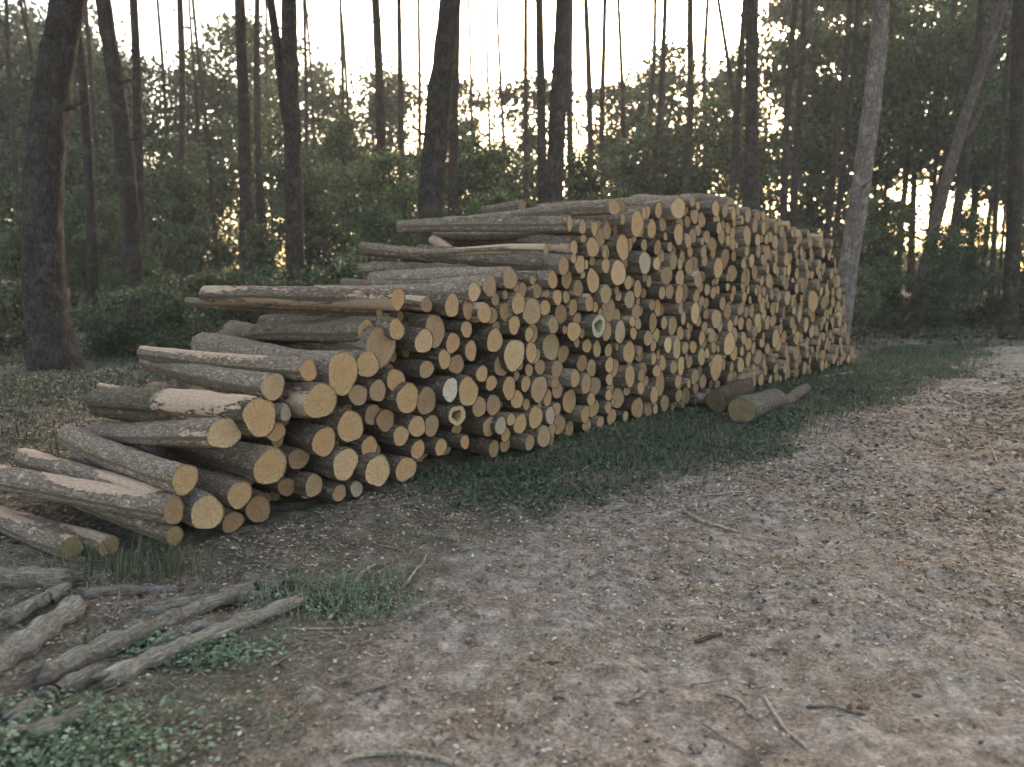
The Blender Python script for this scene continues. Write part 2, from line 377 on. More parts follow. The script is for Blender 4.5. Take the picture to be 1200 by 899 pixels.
hand(320, 453, 17, PALE, -.02, 'log with peeled cream bark and bright end resting on the big torn log', torn=.8, seg=22, rings=16)
hand(335, 484, 10, GREY, .03, 'small grey brown log end right of the big torn log')
hand(323, 506, 13, TAN, -.02, 'small tan log end tucked under the big torn log')
hand(376, 470, 23, TAN, .10, 'very thick log with broad round tan end right of the peeled cream log', seg=26, rings=14, name='broad round log')
hand(402, 437, 25, TAN, .08, 'largest log of the lower stack with wide ochre end touching the broad round log', seg=26, rings=16, name='widest ochre log')
hand(362, 434, 14, ORG, .12, 'reddish orange log end beside the widest ochre log', seg=22, rings=20, name='reddish orange log')
hand(350, 538, 14, BRN, -.03, 'brown log end right of the thick oval log')
hand(380, 518, 18, ORG, .06, 'orange brown log end under the broad round log')
hand(368, 569, 14, DULL, .02, 'dull brown log end low in the heap with dark bark')
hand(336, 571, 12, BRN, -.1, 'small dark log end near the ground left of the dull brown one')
hand(411, 500, 20, TAN, .06, 'tan log end below and right of the broad round log', seg=20)
hand(405, 544, 20, PALE, .09, 'round tan log end with white bark rim near the ground', seg=22, name='white rimmed log')
hand(398, 578, 11, DULL, .03, 'small brown log end on the ground beneath the white rimmed log')
hand(418, 573, 10, GREY, .03, 'small greyish log end on the ground beneath the white rimmed log')
hand(443, 552, 20, PALE, .09, 'thick log with creamy ringed end resting on the ground', seg=22, name='creamy ground log')
hand(476, 550, 16, TAN, .05, 'tan log end on the ground right of the creamy ground log')
hand(433, 525, 14, ORG, -.02, 'orange brown log end just above the creamy ground log')
hand(420, 463, 14, DULL, .0, 'dull log end just right of the broad round log')
hand(431, 427, 17, TAN, .06, 'oval tan log end touching the widest ochre log on its right', seg=20)
hand(446, 407, 24, DULL, .0, 'thick dull tan log end behind and above the oval tan one', seg=22)
hand(443, 458, 14, DULL, .0, 'dull log end with dark cracked centre below the oval pair')
hand(464, 446, 15, ORG, .0, 'orange log end in the middle of the lower stack')
hand(478, 467, 19, TAN, .05, 'tall narrow tan log end leaning in the lower stack')
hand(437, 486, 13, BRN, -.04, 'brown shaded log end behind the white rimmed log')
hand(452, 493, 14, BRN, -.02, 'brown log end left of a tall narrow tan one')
hand(465, 386, 13, TAN, .06, 'tan log end standing proud over the thick dull log', seg=20)
hand(467, 350, 15, ORG, .10, 'orange ringed log end at the left top of the stack with long dark bark', seg=22, rings=20, yaw=9, L=1.8, moss=.4, name='orange topped log')
hand(497, 400, 15, PALE, .06, 'pale frayed log end under the orange topped log', seg=20)
hand(510, 388, 19, DULL, .0, 'dull log end behind the pale frayed one')
hand(500, 357, 10, BRN, .02, 'small brown log end right of the orange topped log')
hand(500, 433, 12, DULL, .02, 'dull barky log end with dark centre in the lower stack')
hand(528, 457, 14, (.62, .56, .47), .05, 'whitish smooth log end in the lower stack', seg=20, name='whitish log')
hand(549, 459, 18, TAN, .05, 'wide tan log end touching the whitish log', seg=20)
hand(536, 487, 14, PALE, .06, 'hollow rotten log end with a dark hole in its middle', seg=22, hollow=.5, name='hollow log')
hand(500, 470, 17, BRN, .0, 'brown oval log end left of the whitish log')
hand(506, 499, 13, DULL, .0, 'dull log end just left of the hollow log')
hand(489, 500, 14, TAN, .03, 'narrow tan log end with a split face'); hand(470, 511, 13, TAN, .03, 'round tan log end with bright rim above the ground')
hand(490, 527, 12, ORG, .02, 'small orange log end near the ground'); hand(517, 524, 11, TAN, .02, 'small upright tan log end beside the grass')
hand(545, 518, 9, ORG, .04, 'small orange log end sitting in the grass'); hand(562, 477, 13, DULL, .02, 'dull log end right of the hollow log')
hand(574, 500, 13, ORG, .0, 'orange brown log end low beside the grass'); hand(587, 499, 11, GREY, .05, 'small pale grey log end in the grass')
hand(521, 421, 12, TAN, .03); hand(535, 427, 13, BRN, .0); hand(531, 402, 13, ORG, .02); hand(552, 411, 12, ORG, .02)
hand(547, 386, 11, TAN, .04); hand(580, 399, 15, TAN, .05); hand(603, 416, 20, PALE, .05, 'tall pale oval log end in the middle of the lower stack', seg=20, name='tall pale oval log')
hand(588, 428, 14, DULL, .0); hand(623, 413, 13, TAN, .03); hand(565, 438, 11, TAN, .03); hand(576, 449, 10, ORG, .03)
hand(597, 455, 14, ORG, .03); hand(606, 468, 12, TAN, .02); hand(632, 456, 18, DULL, .03); hand(530, 358, 14, TAN, .06)
hand(549, 363, 12, DULL, .04); hand(568, 367, 14, TAN, .07, seg=18); hand(556, 342, 12, PALE, .08, 'yellowish log end with peeled bark on the step of the stack', seg=20, torn=.7, name='yellow peeled log')
hand(574, 335, 12, DULL, .04); hand(598, 326, 14, DULL, .03); hand(594, 366, 13, BRN, .0); hand(608, 356, 13, TAN, .03)
hand(603, 381, 12, TAN, .03); hand(648, 328, 11, ORG, .05); hand(630, 341, 9, BRN, .0); hand(610, 497, 13, TAN, .03)
hand(628, 489, 14, TAN, .03); hand(645, 487, 11, GREY, .03)
hand(725, 320, 17, PALE, .08, 'large bright tan log end high in the middle of the stack', name='large bright log')
hand(702, 382, 15, (.42, .40, .30), .07, 'ring shaped log end with mossy green rotten centre', hollow=.45, name='ring shaped rotten log')
hand(727, 389, 13, (.44, .32, .24), .04, 'pinkish brown log end right of the ring shaped rotten log')
hand(756, 308, 14, GREY, .05, 'smooth blue grey log end high in the stack', name='blue grey log')
hand(770, 309, 9, PALE, .05, 'small yellow log end right of the blue grey log')
hand(842, 314, 12, TAN, .05, 'rounded tan log end standing proud in the far half of the stack', name='proud far log')
hand(815, 367, 13, PALE, .05, 'bright ochre log end at mid height in the far half', name='bright ochre far log')
hand(783, 404, 10, (.6, .46, .26), .05, 'brightest small round log end near the foot of the stack', name='brightest small log')
hand(855, 403, 15, PALE, .06, 'tall yellowish log end low in the far half of the stack', name='tall yellowish log')
hand(840, 430, 17, TAN, .05, 'tall tan log end beside the fallen mossy log', name='tall tan log')
hand(767, 463, 10, TAN, .04, 'round tan log end at the foot of the stack in the grass')
hand(953, 353, 14, ORG, .04, 'orange log end near the far end of the stack', name='far orange log')
hand(795, 244, 14, PALE, .10, 'pointed pale log end sticking up on the crest of the stack', name='pointed crest log')
hand(747, 262, 15, TAN, .08, 'big tan log end near the crest of the stack', name='big crest log'); hand(730, 290, 15, TAN, .05)
hand(720, 243, 10, ORG, .15, 'reddish log end at the left of the crest with long pale bark', torn=.5, yaw=5, name='reddish crest log')
hand(697, 268, 9, TAN, .05); hand(683, 266, 8, TAN, .04); hand(755, 250, 8, TAN, .04); hand(860, 251, 9, TAN, .06); hand(877, 252, 9, DULL, .05)
hand(680, 310, 11, TAN, .06); hand(695, 290, 12, TAN, .05); hand(673, 290, 9, TAN, .04)
for (px, py, bx, by, r_, pro_, L_, tn_, ms_, lab_) in [
    (726, 243, 636, 247, .075, -.15, 1.5, .85, 0, 'pale peeled log lying highest on the left shoulder of the stack'),
    (804, 240, 742, 238, .08, -.25, 1.5, .2, .5, 'dark mossy log lying along the crest behind the pointed crest log'),
    (856, 238, 800, 232, .06, -.3, 1.4, 0, .4, 'thin dark log along the crest toward the far end'),
    (702, 268, 524, 264, .085, -.05, 1.9, .55, 0, 'dark log with frayed pale back end below the highest peeled log'),
    (668, 288, 520, 278, .10, -.1, 1.8, .35, .3, 'thick barky log lying second below the highest peeled log'),
    (612, 240, 566, 246, .05, -1.2, 1.0, .4, 0, 'short thin log end lying at the back of the stack top'),
    (640, 312, 424, 292, .08, -.1, 2.1, .2, .3, 'long grey log on the step with back end reaching far left'),
    (556, 318, 508, 282, .06, -.9, .9, .95, 0, 'short orange peeled chunk lying on the step of the stack'),
    (590, 328, 426, 314, .075, -.2, 1.8, .75, 0, 'pale topped log lying on the step just under a long grey one'),
    (560, 338, 402, 330, .06, -.2, 1.8, .2, .3, 'thin dark log whose back end sticks out at the step'),
    (444, 344, 336, 352, .055, -.6, 1.3, .9, 0, 'peeled pinkish pole lying behind the orange topped log'),
    (430, 388, 262, 402, .085, -.1, 1.8, .25, .8, 'mossy green log lying behind the thick dull tan log end'),
    (438, 372, 300, 394, .07, -.3, 1.6, .6, .4, 'crooked mossy log with peeled tip under the orange topped log'),
    (345, 428, 205, 440, .07, -.1, 1.6, .3, .5, 'grey log just above the peeled cream log at the left shoulder'),
    (330, 440, 232, 446, .05, -.5, 1.2, .95, 0, 'small peeled cream pole lying on the left shoulder')]:
    span(px, py, bx, by, r_, 0, L_, random.choice([TAN, DULL, BRN]), lab_, pro=pro_, torn=tn_, moss=ms_, seg=20, rings=24, bend=random.uniform(-.06, .06), rgh=.13, tap=random.uniform(0, .3))
nhand = len(LOGS)

# the rest of the face: circles packed from the ground up under the stack's outline
OUT = [(225, 640), (240, 600), (300, 545), (330, 470), (380, 440), (440, 400), (460, 352), (560, 342), (640, 318), (660, 292), (700, 262), (735, 246), (800, 236), (860, 240), (900, 250), (925, 262), (950, 270), (975, 282), (982, 320), (992, 352), (996, 400), (1000, 424)]
prof = [sh(face(px, py)) for px, py in OUT]; ps = np.array([p[0] for p in prof]); ph = np.array([p[1] for p in prof])
def H(s_): return np.interp(s_, ps, ph)
circ = [];
for d in LOGS:
    if d.get('free'): continue
    s_, h_ = sh(d['P']); circ.append((s_, h_, d['r'] * .97))
smin, smax = ps[0] + .05, ps[-1] - .02
pack = np.array(circ); is_auto0 = len(pack)
s_cut = sh(face(575, 450))[0]
def nextr(): return float(np.clip(random.gauss(.072, .022), .04, .14)) * 1.07
stuck = 0; r = nextr(); nfail = 0
while nfail < 26:
    # candidate rests: on the ground, or touching two others
    c_s = [np.arange(smin + r, smax - r, .03)]; c_h = [np.full(len(c_s[0]), r + .01)]
    n = len(pack); ii, jj = np.triu_indices(n, 1)
    dx = pack[jj, 0] - pack[ii, 0]; dy = pack[jj, 1] - pack[ii, 1]; dd = np.hypot(dx, dy)
    ra = pack[ii, 2] + r; rb = pack[jj, 2] + r
    ok = (dd < ra + rb) & (dd > np.abs(ra - rb) + 1e-6)
    ii, jj, dx, dy, dd, ra, rb = ii[ok], jj[ok], dx[ok], dy[ok], dd[ok], ra[ok], rb[ok]
    aa = (ra ** 2 - rb ** 2 + dd ** 2) / (2 * dd); hh = np.sqrt(np.maximum(ra ** 2 - aa ** 2, 0))
    for sg in (1, -1):
        c_s.append(pack[ii, 0] + aa * dx / dd - sg * hh * dy / dd); c_h.append(pack[ii, 1] + aa * dy / dd + sg * hh * dx / dd)
    cs = np.concatenate(c_s); ch = np.concatenate(c_h)
    v = (ch >= r) & (cs > smin + r) & (cs < smax - r * .6) & (ch + r * .6 < H(cs)); cs = cs[v]; ch = ch[v]
    o = np.argsort(ch + np.random.default_rng(n).uniform(0, .25, len(ch))); found = False
    for q in range(0, len(o), 64):
        k = o[q:q + 64]; dm = np.hypot(cs[k][:, None] - pack[None, :, 0], ch[k][:, None] - pack[None, :, 1]) - pack[None, :, 2] - r
        g = np.where(dm.min(1) > -1e-4)[0]
        if len(g): found = True; b = k[g[0]]; break
    if found:
        pack = np.vstack([pack, [cs[b], ch[b], r]]); nfail = 0 if r > .06 else nfail; r = nextr()
    else:
        nfail += 1; r = max(.045, r * .85)
cols = [TAN, TAN, DULL, (.40, .265, .15), BRN, DULL, TAN, BRN, (.42, .30, .18), (.38, .25, .15), (.37, .27, .16), TAN, DULL, TAN, DULL]
for s_, h_, rp in pack[is_auto0:]:
    left = s_ < s_cut
    pro = random.gauss(0, .04) if not left else -random.uniform(.15, .5)
    P = A0 + FD * s_ - NI * pro; P.z = h_
    c = np.array(random.choice(cols)) * random.uniform(.78, 1.12)
    add_log(P, jit_axis(3.2, 1.6), rp / 1.07 * random.uniform(.9, 1.02), random.uniform(1.7, 2.1), tuple(c), None, fill=left,
            torn=random.choice([0, 0, .3, .5, .7]), moss=random.choice([0, 0, .5]))
# a few logs thrown on top of the stack
for px, py, rv, L, yaw, pit, col, lab in [
    (640, 292, 7, 1.9, 12, 2, DULL, 'slanting grey log lying on the step of the stack, end half hidden'),
    (812, 236, 7, 1.8, -4, 1, DULL, 'dark log lying along the very top of the stack'),
    (668, 262, 9, 2.0, 8, 0, ORG, 'long dark log high on the left shoulder of the stack')]:
    hand(px, py, rv, col, .1, lab, yaw=yaw, pit=pit, L=L, moss=.5)

for k, d in enumerate(LOGS):
    x, y, z = proj(d['P']); d['px'] = x; d['py'] = y; d['size'] = d['r'] * FPX / z * (0.3 if d.get('fill') else 1)
    d['seed'] = k * 1.618 % 50
    s_, h_ = sh(d['P'])
    if not d.get('free') and h_ > H(s_) - .22:      # loose ones on top lie less straight
        d['ax'] = (Quaternion((0, 0, 1), R(random.gauss(0, 4.5))) @ d['ax']).normalized(); d['bend'] = random.uniform(-.07, .07); d['moss'] = random.choice([0, .4, .7]); d['L'] *= random.uniform(.86, 1.08); d['torn'] = random.choice([0, .4, .6, .8]); d['rings'] = 16; d['seg'] = 16; d['tap'] = random.uniform(.05, .3)
order = sorted(LOGS, key=lambda d: -(d['size'] + (1000 if d.get('hand') else 0)))
single = order[:300]; rest = order[300:]
# unique label for each packed log, told from the nearest remarkable one
marks = [d for d in LOGS if d.get('short') or d.get('name')]
for d in marks: d['short'] = d.get('short') or d.get('name')
ordw = ['nearest', 'second', 'third', 'fourth', 'fifth', 'sixth', 'seventh', 'eighth', 'ninth', 'tenth', 'eleventh', 'twelfth', 'thirteenth', 'fourteenth', 'fifteenth', 'sixteenth', 'seventeenth', 'eighteenth']
slots = {}
def shade(c):
    l = sum(c) / 3
    if c[0] - c[2] < .14: return 'greyish'
    return 'dark brown' if l < .2 else ('dull brown' if l < .27 else ('orange brown' if c[0] / c[1] > 1.68 else ('pale tan' if l > .36 else 'tan')))
for d in single:
    if d['label']: continue
    m = min(marks, key=lambda q: ((q['px'] - d['px']) * 1.7) ** 2 + (q['py'] - d['py']) ** 2)
    if m is d: m = min([q for q in marks if q is not d], key=lambda q: ((q['px'] - d['px']) * 1.7) ** 2 + (q['py'] - d['py']) ** 2)
    ang = math.degrees(math.atan2(-(d['py'] - m['py']), (d['px'] - m['px']) * 1.7)) % 360
    dirn = ['to the right of', 'up and right of', 'straight above', 'up and left of', 'to the left of', 'down and left of', 'straight below', 'down and right of'][int((ang + 22.5) // 45) % 8]
    slots.setdefault((m['short'], dirn), []).append((math.hypot((d['px'] - m['px']) * 1.7, d['py'] - m['py']), id(d), d))
for (sn, dirn), lst in slots.items():
    lst.sort(key=lambda t: t[:2])
    for k, (_, _, d) in enumerate(lst):
        d['label'] = '%s log, %s end, %s one %s the %s' % (thinness(d['r']), shade(d['col']), ordw[min(k, 17)], dirn, sn)
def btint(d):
    t = d.get('tintb') or tuple(np.array((1.12, 1.05, .95)) * (0.8 + .85 * ((d['seed'] * 3.7) % 1)) * (1.0 if d.get('free') or d.get('torn') or d.get('rings') == 16 or d.get('rings', 0) > 15 else (.6 if d.get('hand') else .38)))  # shade between the packed logs painted in: untorn ones get darker bark
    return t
def cut_with_hole(CV, CF, CU, d, seg):
    # hollow heart: inner disc sunk back into the log
    CV = CV.copy(); CV[0, 0] = .22; CV[1:1 + seg, 0] = .16
    a = np.linspace(0, 2 * math.pi, seg, endpoint=False); CV[1:1 + seg, 1:] *= 1.25; CV[1 + seg:1 + 2 * seg, 1:] *= (.82 + .08 * np.sin(a * 3 + 1))[:, None]
    return CV
for d in single:
    seg = d.get('seg', 16 if d['size'] > 12 else 12); rings = d.get('rings', 10 if d['size'] > 14 else 7)
    b, c = log_arrays(d['r'], d['L'], seg, rings, d.get('rgh', .09 if seg > 18 else .05), d['seed'], d.get('bend', .015), d.get('tap', .08), d.get('torn', 0), d.get('moss', 0), 1 + .06 * math.sin(d['seed'] * 9))
    V, F, uv, tv, mv, mi = b
    if d.get('toptorn'):
        up_ = np.sin(np.arctan2(V[:, 2], V[:, 1]) - .15); tv = np.clip(up_ * 1.25 - .12, 0, 1) * (.75 + .35 * np.sin(V[:, 0] * 5 + d['seed']))
    if d.get('midtorn'):
        t_ = V[:, 0] / d['L']; tv = .95 * np.exp(-((t_ - .28) / .3) ** 4) * (.75 + .4 * np.sin(np.arctan2(V[:, 2], V[:, 1]) * 1 - .6)); mv = mv * (t_ > .45)
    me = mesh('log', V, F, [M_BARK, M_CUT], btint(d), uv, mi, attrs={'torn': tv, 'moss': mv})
    o = link('log', me, None, d['label'], 'log', 'cut logs stacked beside the track', mw=frame(d['P'], d['ax']))
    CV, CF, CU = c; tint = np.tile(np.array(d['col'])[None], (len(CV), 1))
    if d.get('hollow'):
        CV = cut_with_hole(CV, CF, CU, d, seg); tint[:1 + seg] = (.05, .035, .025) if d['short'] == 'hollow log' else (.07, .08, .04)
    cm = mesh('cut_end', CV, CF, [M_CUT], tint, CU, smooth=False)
    link('cut_end', cm, o)
# all remaining logs of the far face as one mass
VV = []; FF = []; UU = []; TT = []; TV = []; MV = []; MI = []; off = 0
for d in rest:
    (V, F, uv, tv, mv, mi), (CV, CF, CU) = log_arrays(d['r'], d['L'], 11, 5, .02, d['seed'], .01, .08, d.get('torn', 0), d.get('moss', 0), 1 + .06 * math.sin(d['seed'] * 9))
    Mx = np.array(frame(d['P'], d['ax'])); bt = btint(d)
    for (v, f, u, t, a_, b_, m_) in ((V, F, uv, bt, tv, mv, mi), (CV, CF, CU, d['col'], np.zeros(len(CV)), np.zeros(len(CV)), [1] * len(CF))):
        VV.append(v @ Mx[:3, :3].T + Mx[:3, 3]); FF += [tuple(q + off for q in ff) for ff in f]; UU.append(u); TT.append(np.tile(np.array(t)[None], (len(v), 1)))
        TV.append(a_); MV.append(b_); MI += list(m_); off += len(v)
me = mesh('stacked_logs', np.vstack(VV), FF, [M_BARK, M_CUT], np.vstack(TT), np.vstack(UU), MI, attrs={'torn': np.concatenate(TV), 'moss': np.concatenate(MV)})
link('stacked_logs', me, None, 'densely stacked small log ends filling the far half of the long wood stack', 'logs', 'cut logs stacked beside the track', 'stuff')
print('LONG', [d['label'] for d in single if len(d['label'].split()) > 16]); print('LOGS', len(LOGS), 'hand', nhand, 'rest', len(rest))

# ------------------------------------------------------------------ tubes: trunks, sticks, old logs
def tube(pts, rad, seg=10, rough=.05, seed=0., fr=6.):
    pts = [Vector(p) for p in pts]; n = len(pts)
    mr = sum(rad) / len(rad); V = []; UV = []; F = []; acc = 0; refv = Vector((.3, .9, .1)).normalized()
    for k in range(n):
        t = (pts[min(k + 1, n - 1)] - pts[max(k - 1, 0)]).normalized()
        a = t.cross(refv)
        if a.length < .1: a = t.cross(Vector((1, 0, 0)))
        a.normalize(); b = t.cross(a)
        if k: acc += (pts[k] - pts[k - 1]).length
        for s_ in range(seg + 1):
            th = 2 * math.pi * s_ / seg
            V.append((pts[k] + (a * math.cos(th) + b * math.sin(th)) * rad[k])[:]); UV.append((acc + seed, th * mr))
    V = np.array(V); cen = np.repeat(np.array([p[:] for p in pts]), seg + 1, 0)
    nz = fbm(V[:, 0] * fr + seed, V[:, 1] * fr, V[:, 2] * fr * .5, 1.0, 3)
    V = cen + (V - cen) * (1 + rough * nz)[:, None]
    for k in range(n):      # weld the seam
        V[k * (seg + 1) + seg] = V[k * (seg + 1)]
    for k in range(n - 1):
        for s_ in range(seg):
            p = k * (seg + 1) + s_; F.append((p, p + 1, p + seg + 2, p + seg + 1))
    nb = len(V); V = np.vstack([V, [pts[0][:]], [pts[-1][:]]]); UV += [(seed, 0), (acc + seed, 0)]
    for s_ in range(seg):
        F.append((nb, s_ + 1, s_)); p = (n - 1) * (seg + 1) + s_; F.append((nb + 1, p, p + 1))
    return V, F, np.array(UV)
def join(parts):
    V = []; F = []; U = []; off = 0
    for v, f, u in parts: V.append(v); F += [tuple(q + off for q in ff) for ff in f]; U.append(u); off += len(v)
    return np.vstack(V), F, np.vstack(U)
def spline(pts, n):
    P = np.array([list(p) for p in pts]); t = np.linspace(0, 1, len(P)); tt = np.linspace(0, 1, n)
    out = np.zeros((n, 3))
    for a in range(3):
        if len(P) > 2:
            co = np.polyfit(t, P[:, a], min(len(P) - 1, 3)); out[:, a] = np.polyval(co, tt)
        else: out[:, a] = np.interp(tt, t, P[:, a])
    return [Vector(o) for o in out]

# ------------------------------------------------------------------ foliage prototypes
LEAFQ = np.array([[0, -.5, 0], [.32, 0, .08], [0, .55, 0], [-.32, 0, .08]])
def leaves(P, size, tilt=1.2, rs=None, shape=LEAFQ):
    rs = rs or np.random.default_rng(1); n = len(P)
    yaw = rs.uniform(0, 2 * math.pi, n); pit = rs.normal(0, tilt, n); rol = rs.normal(0, tilt * .6, n)
    cy, sy, cp, sp, cr_, sr = np.cos(yaw), np.sin(yaw), np.cos(pit), np.sin(pit), np.cos(rol), np.sin(rol)
    sz = size * rs.uniform(.6, 1.35, n)
    V = np.zeros((n, 4, 3))
    for k in range(4):
        x, y, z = shape[k]
        x1 = cr_ * x + sr * z; z1 = -sr * x + cr_ * z; y1 = cp * y - sp * z1; z2 = sp * y + cp * z1
        V[:, k, 0] = cy * x1 - sy * y1; V[:, k, 1] = sy * x1 + cy * y1; V[:, k, 2] = z2
    V = V * sz[:, None, None] + P[:, None, :]
    F = np.arange(n * 4).reshape(n, 4)
    return V.reshape(-1, 3), F
def crown_proto(name, n_cl, n_leaf, size, zlo, zhi, wid, seed, colr, spread=.42, hollow=.0):
    rs = np.random.default_rng(seed); cl = []
    while len(cl) < n_cl:
        z = rs.uniform(0, 1); rr = math.sqrt(rs.uniform(hollow, 1)) * wid * (math.sin(math.pi * (z * .8 + .14)) ** .6) * (.75 + .35 * math.sin(seed + z * 9)); a = rs.uniform(0, 6.28)
        cl.append((rr * math.cos(a), rr * math.sin(a), zlo + z * (zhi - zlo), rs.uniform(.5, 1.2)))
    cl = np.array(cl); per = max(1, n_leaf // n_cl)
    idx = np.repeat(np.arange(n_cl), per)
    off = rs.normal(0, 1, (len(idx), 3)) * np.array([spread, spread, spread * .55]) * cl[idx, 3:4]
    P = cl[idx, :3] + off
    V, F = leaves(P, size, 1.0, rs)
    br = rs.uniform(.45, 1.5, len(P)) * (.55 + .9 * rs.uniform(0, 1, n_cl)[idx])
    hue = rs.uniform(0, 1, n_cl)[idx]
    c = np.array(colr[0])[None] * (1 - hue[:, None]) + np.array(colr[1])[None] * hue[:, None]
    tint = np.repeat(c * br[:, None], 4, 0)
    return mesh(name, V, F, [M_LEAF], tint, smooth=False)
def limbs(h0, h1, n, reach, r0, seed):
    rs = random.Random(seed); parts = []
    for k in range(n):
        z = h0 + (h1 - h0) * (k + .5) / n; a = rs.uniform(0, 6.28); L = reach * rs.uniform(.6, 1.1)
        p0 = Vector((0, 0, z)); p1 = Vector((math.cos(a) * L * .5, math.sin(a) * L * .5, z + L * .25)); p2 = Vector((math.cos(a + .3) * L, math.sin(a + .3) * L, z + L * .7))
        parts.append(tube(spline([p0, p1, p2], 5), [r0, r0 * .7, r0 * .5, r0 * .35, r0 * .15], 5))
    return parts
GREEN = [((.036, .064, .03), (.082, .118, .052)), ((.044, .066, .034), (.098, .122, .062)), ((.032, .055, .028), (.07, .10, .05)), ((.05, .08, .034), (.11, .14, .056))]
# broadleaf trees at height 8
BRO = []
for k in range(5):
    rs = random.Random(k); sp_ = [Vector((0, 0, -.2)), Vector((rs.uniform(-.2, .2), rs.uniform(-.2, .2), 3)), Vector((rs.uniform(-.5, .5), rs.uniform(-.5, .5), 7.2))]
    V, F, U = join([tube(spline(sp_, 9), list(np.linspace(.09, .02, 9)), 7)] + limbs(1.5, 6.5, 9, 1.6, .03, k))
    tr = mesh('trunk', V, F, [M_PINE], (.9, .9, .85), U)
    cr_ = crown_proto('crown', 90, 11500, .165, .9 if k < 3 else 2.6, 8.0, 2.1, 10 + k, GREEN[k % 4])
    BRO.append((tr, cr_))
SPARSE = crown_proto('crown', 60, 2600, .14, 3.0, 8.0, 2.1, 31, GREEN[3], .4)
HIGH = crown_proto('crown', 70, 9000, .13, 4.6, 8.0, 2.4, 33, GREEN[3], .42)
BUSH = [crown_proto('foliage', 46, 5200, .10, .15, 2.2, 1.3, 50 + k, GREEN[k % 3], .3) for k in range(3)]
def needle_crown(name, seed, n=150, per=46):
    rs = np.random.default_rng(seed); V = []; t = []
    cl = np.stack([rs.normal(0, 1.25, n), rs.normal(0, 1.25, n), rs.uniform(9.0, 15.5, n)], 1)
    sc = 1.25 - .5 * np.abs(cl[:, 2] - 11.5) / 4; cl[:, :2] *= sc[:, None]
    idx = np.repeat(np.arange(n), per); d = rs.normal(0, 1, (len(idx), 3)); d /= np.linalg.norm(d, axis=1)[:, None]; d[:, 2] = d[:, 2] * .7 + .2
    base = cl[idx] + rs.normal(0, .28, (len(idx), 3)); tip = base + d * .22; sd_ = np.cross(d, rs.normal(0, 1, d.shape)); sd_ /= np.linalg.norm(sd_, axis=1)[:, None]
    V = np.stack([base - sd_ * .02, base + sd_ * .02, tip], 1).reshape(-1, 3); F = np.arange(len(V)).reshape(-1, 3)
    c = np.array((.045, .065, .035))[None] * rs.uniform(.6, 1.5, len(idx))[:, None]
    return mesh(name, V, F, [M_NEEDLE], np.repeat(c, 3, 0), smooth=False)
NEED = [needle_crown('crown', 70 + k) for k in range(3)]

